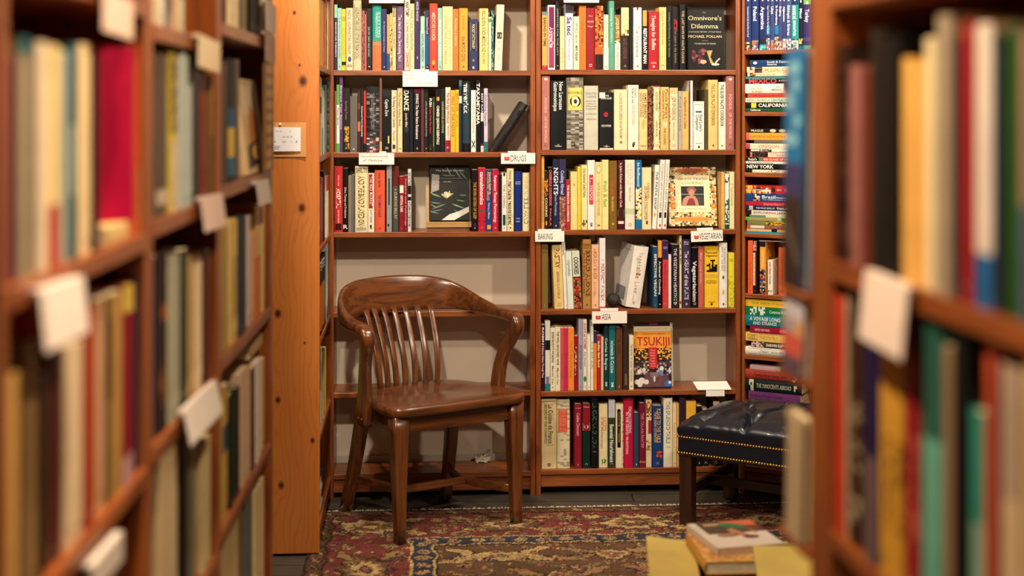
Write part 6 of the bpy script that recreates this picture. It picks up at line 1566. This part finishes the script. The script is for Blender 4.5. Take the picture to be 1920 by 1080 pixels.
# ------------------------------------------------------------------ bookcase behind the pine panel
GS2 = 'books in the bookcase behind the pine panel'
def sf(z, place, spec, seed): return vertical_row(SF, 1, 0, 0, z, place, GS2, spec, depth=.17, seed=seed, v0=.003, jitter=.003, split=.04)
sf(zs[1], 'on the top shelf behind the pine panel', '''
600 604.5 -30 ecd058 p|yellow-and-cream||.0-1:efe0b0:.5-1|
605.5 610.5 5 e0783a p|orange|A TRUE STORY||AN OLD WAY OF HEALING@.1-.7:7a3a1a:.3
611 614.5 -10 c87a50 p|thin brown-orange black-spotted||.3-.55:o3a1a1a:.1-.9;.6-.95:*c87a50,6a3a30|
615 617.5 5 e8c890 p|thin cream|
''', 81)
sf(zs[2], 'on the second shelf behind the pine panel', '''
600 603.5 145 d8cba8 p|cream green-banded||.25-.42:1a5a34;.42-.46:a02a34|
604 606.5 165 e0d4b4 p|thin black-footed cream||.6-1:1a1a1e|
607 609.5 170 d8d0b8 p|thin grey-white|
610 613.5 160 6a9a98 p|teal-grey|
614 617.5 150 4a443c h|plastic-wrapped dark||.0-1:*4a443c,6a645c,3a342e,8a847c|
''', 82)
sf(zs[3], 'on the third shelf behind the pine panel', '''
599.5 601 345 3a6a3a p|thin green|
601.5 606 332 a8164a p|magenta|
607 610.5 320 1a1414 p|black|
611.5 615.5 330 e8dcb8 h|cream red-capped||0-.24:d02a34|
''', 83)
sf(zs[4], 'on the fourth shelf behind the pine panel', '''
599.5 607.5 478 14161a h|black orange-labelled|WHITE PARK|.05-.08:d8d8d0:.1-.9;.36-.94:c86a24:.05-.55;.94-.98:e02a3a:.5-1|=WHITE@.09-.13:e8e8e0:.5;=PARK@.14-.17:e8e8e0:.4
609 611.5 470 1c3a2c p|narrow dark green|
612.5 616 445 9ac4c8 p|pale blue||.9-1:e03040:0-.4|
''', 84)
sf(zs[5], 'on the fifth shelf behind the pine panel', '''
599.5 602 640 d8ccb0 p|black-topped cream||0-.55:1a1816|
603 605.5 650 d8cba0 p|pale cream green-capped||0-.06:2a5a34|
606.5 608.5 655 c8b078 p|thin tan|
609.5 611.5 652 d8c030 p|thin bright yellow|
''', 85)
w_ = [('c8bfa6', 'pale'), ('d8ceb4', 'cream'), ('b8ae98', 'grey-cream'), ('d0c4a8', 'ivory'), ('2a2c44', 'indigo')]
zc = zs[6] + .0006
for k, (c, nm) in enumerate(w_):
    w, h, mb, sp, fc, fin, _ = lying(SF, SF.U(599.5), SF.U(608), zc, zc + .026, .008 + .004 * (k % 2), .15, c, True, None, 'hardcover_book', r3); zc += .0265
    tag(fin(), f'{nm} hardcover in the lying pile at the foot of the bookcase behind the pine panel', 'book', GS2)
mb, sp, fc, fin, d, tg = faceout('hardcover_book', SF, SF.U(609.5), SF.U(617), zs[6] + .0006, .030, .262, .02, '8a8472', 4, 'large grey cover leaning face out at the foot of the bookcase behind the pine panel', GS2)
fc.mosaic(d * .05, d * .95, .01, .25, 14, 22, [paint(c, .6, 0) for c in ('9a9482', '7a7464', '8a8472')], r3); tg(fin())

# ------------------------------------------------------------------ notice on the pine panel
p0 = Vector(((517 - 960) / F, 1.0)); tS = SF.o.dot(SF.u) / p0.dot(SF.u)
def panel_pt(px, py):
    d2 = Vector(((px - 960) / F, 1.0)); t = SF.o.dot(SF.u) / d2.dot(SF.u)
    return (d2 * t - SF.o).dot(SF.n), CAMZ + (HORIZON - py) / F * t
va, za = panel_pt(574, 229.5); vb, zb_ = panel_pt(512, 294)
# local: x to the viewer's right = -v, facing the aisle mouth (-u)
MN = SF.mw(0, 0, 0) @ Matrix.Translation((-.0016, vb, zb_)) @ Matrix.Rotation(R(-90), 4, 'Z')
nw_, nh = vb - va, za - zb_
root = empty('notice', MN)
mb = MB(); n = 10; vs = []
for i in range(n + 1):
    for j in range(2):
        q = i / n; vs.append((nw_ * q, -.001 - .010 * max(0, q - .5) ** 2 * (2 if j == 0 else 1), nh * j))
o2 = [(x, y + .0008, z) for x, y, z in vs]
mb.add(vs + o2, [(2 * i, 2 * i + 2, 2 * i + 3, 2 * i + 1) for i in range(n)] + [(22 + 2 * i + 1, 22 + 2 * i + 3, 22 + 2 * i + 2, 22 + 2 * i) for i in range(n)], paint('d89a58', .7, .08)); mb.build('backing_card', root)
mb = MB(); mb.box(nw_ * .02, nw_ * .84, -.0065, -.0058, nh * .16, nh * .86, paint('f0eef0', .6, .02)); dc = Deco(mb, lambda a, b, o: (a, -.0065 - o, b), nw_, nh); bl = ink('8a8ab8')
for k, (t, a, wd) in enumerate((('See our new', .08, .5), ('cookbooks up', .2, .56), ('front by the till', .1, .68), ('thank you', .08, .3))): pass
for b, segs in ((.74, ((.08, .16), (.2, .26), (.5, .54))), (.58, ((.3, .38), (.42, .5), (.53, .6))), (.44, ((.04, .1), (.28, .4), (.55, .6))), (.30, ((.06, .16), (.12, .22))), (.24, ((.05, .2),))):
    for a0, a1 in segs:
        for q in range(int((a1 - a0) / .02)): dc.pts([(nw_ * (a0 + q * .02), nh * b), (nw_ * (a0 + q * .02 + .008), nh * (b + .03)), (nw_ * (a0 + q * .02 + .018), nh * (b - .012)), (nw_ * (a0 + q * .02 + .012), nh * (b - .008))], bl)
dc.pts([(nw_ * .72, nh * .42), (nw_ * .695, nh * .455), (nw_ * .707, nh * .475), (nw_ * .72, nh * .46), (nw_ * .733, nh * .475), (nw_ * .745, nh * .455)], ink('7a7ac8'))
mb.build('paper', root)
mb = MB(); mb.sweep([((nw_ * .22, -.002, nh * .94), (1, 0, 0), (0, 0, 1), .004, .004), ((nw_ * .22, -.008, nh * .94), (1, 0, 0), (0, 0, 1), .0045, .0045), ((nw_ * .22, -.0095, nh * .94), (1, 0, 0), (0, 0, 1), .002, .002)], paint('f0e8d8', .4, 0), 12, 2); mb.build('push_pin', root)
tag(root, 'white handwritten notice on a tan backing card pinned to the pine panel', 'notice')

# ------------------------------------------------------------------ open carton of books in the foreground
ym = paint('c6ac58', .75, .12, 12); ym2 = paint('d8bf66', .75, .10, 12)
ca = R(-4); CX, CY = .455, 3.60
root = empty('cardboard_box', Matrix.Translation((CX, CY, .0075)) @ Matrix.Rotation(ca, 4, 'Z'))
bw, bd, bh = .36, .40, .345
mb = MB(); mb.box(0, bw, -bd, 0, 0, .004, ym); mb.build('bottom', root)
for a in ((0, .004, -bd, 0), (bw - .004, bw, -bd, 0), (.004, bw - .004, -bd, -bd + .004), (.004, bw - .004, -.004, 0)):
    mb = MB(); mb.box(*a, .004, bh, ym); mb.build('side_wall', root)
def flap(p, q, dx, dz, m=ym2):
    p, q = Vector(p), Vector(q); d = Vector((dx[0], dx[1], dz)); nrm = (q - p).cross(d).normalized() * .004
    mb = MB(); mb.hexa([p, q, q + d, p + d, p + nrm, q + nrm, q + d + nrm, p + d + nrm], m); mb.build('flap', root)
flap((0, 0, bh), (0, -bd, bh), (-.115, .0), .012)
flap((bw * .36, -bd + .02, bh + .005), (bw, -bd + .02, bh + .005), (.0, .14), .058)
flap((bw, -bd, bh), (bw, 0, bh), (.12, 0), -.02)
flap((bw, -bd, bh), (0, -bd, bh), (0, -.05), -.13)
tag(root, 'open yellowish cardboard box with raised flaps and books inside, on the rug', 'box')
GB = 'books inside the open cardboard box'
z = .0125; dims = [(.22, .15, .048, '2a2018', 'dark', -8), (.23, .17, .046, '6a3a20', 'brown', 5), (.21, .15, .03, '241f1c', 'black', 0), (.22, .16, .035, '5a4030', 'faded brown', -4), (.23, .17, .04, '3a2a20', 'dark brown', 3), (.22, .16, .04, '7a4a2a', 'rust brown', -3), (.21, .16, .04, '8a5a34', 'light brown', 2), (.22, .16, .035, '4a2c1c', 'chestnut', -2)]
def flat_book(w, l, t, col, ang, loc, hard, page, deco, label, nm='hardcover_book'):
    # w: spine-to-edge, l: spine length; spine on the left side, cover up
    M = Matrix.Translation(loc) @ Matrix.Rotation(R(ang), 4, 'Z') @ Matrix(((0, 1, 0, 0), (0, 0, 1, 0), (1, 0, 0, 0), (0, 0, 0, 1)))
    mb, sp, fc, fin, _ = book(nm, t, l, w, col, hard, M, rnd, page); deco(sp, fc, t, w, l)
    tag(fin(), label, 'book', GB)
zb2 = .0125
for w, l, t, c, nm, an in dims:
    flat_book(l, w, t, c, an, (CX + .035, CY - .30, zb2), True, 'b8a078', lambda *a: None, f'{nm} hardcover in the pile inside the open cardboard box'); zb2 += t + .0006
def dk(sp, fc, t, w, l): sp.rect(0.003, t - .003, .01, l - .01, paint('12403a', .5, .1))
flat_book(.150, .205, .022, '101c20', 1, (CX + .022, CY - .245, zb2), True, 'c0b090', dk, 'dark green hardcover under the two picture books in the cardboard box'); zb2 += .0226
def do(sp, fc, t, w, l):
    sp.rect(.001, t - .001, .001, l - .001, paint('1f8a98', .45, .05)); sp.ell(t * .5, l * .93, t * .4, l * .05, paint('d86a8a', .5, 0))
    fc.mosaic(0, w, 0, l, 20, 24, [paint(c, .45, 0) for c in ('e8b060', 'e0a050', 'f0c070', 'd88a3a', 'e8b868', 'c8843a')], rnd)
flat_book(.172, .235, .030, 'e0a850', 4, (CX + .000, CY - .262, zb2), True, 'd8c8a8', do, 'orange patterned hardcover with a teal spine lying on the cardboard box pile'); zb2 += .0306
def dt(sp, fc, t, w, l):
    fc.rect(0, w, 0, l * .52, paint('f0e2d4', .45, .05)); fc.rect(w * .12, w, l * .52, l, paint('4a3830', .45, .3, 30)); fc.rect(w * .5, w, l * .78, l, paint('d8704a', .45, .2)); fc.rect(w * .2, w * .6, l * .84, l * .93, paint('c0a070', .45, .1))
    sk = paint('c88a62', .45, .2); fc.pts([(w * .4, l * .88), (w * .5, l * .74), (w * .72, l * .66), (w * .8, l * .8), (w * .55, l * .93)], paint('1f7a4a', .45, .3, 60)); fc.pts([(w * .45, l * .66), (w * .55, l * .7), (w * .72, l * .36), (w * .64, l * .3), (w * .5, l * .44)], sk); fc.ell(w * .38, l * .45, w * .17, l * .07, paint('8a4a30', .45, .2)); fc.ell(w * .36, l * .47, w * .13, l * .04, sk); fc.ell(w * .68, l * .34, w * .12, l * .07, paint('7a3a24', .45, .2)); fc.pts([(w * .74, l * .7), (w * .82, l * .66), (w * .86, l * .5), (w * .8, l * .46), (w * .78, l * .58)], sk); fc.ell(w * .88, l * .68, w * .12, l * .1, paint('7a3a26', .45, .2))
flat_book(.170, .205, .020, 'f0e2d4', 14, (CX + .034, CY - .225, zb2), False, 'c8a888', dt, 'white and brown picture paperback with a figure in green on top of the box pile', 'paperback_book')
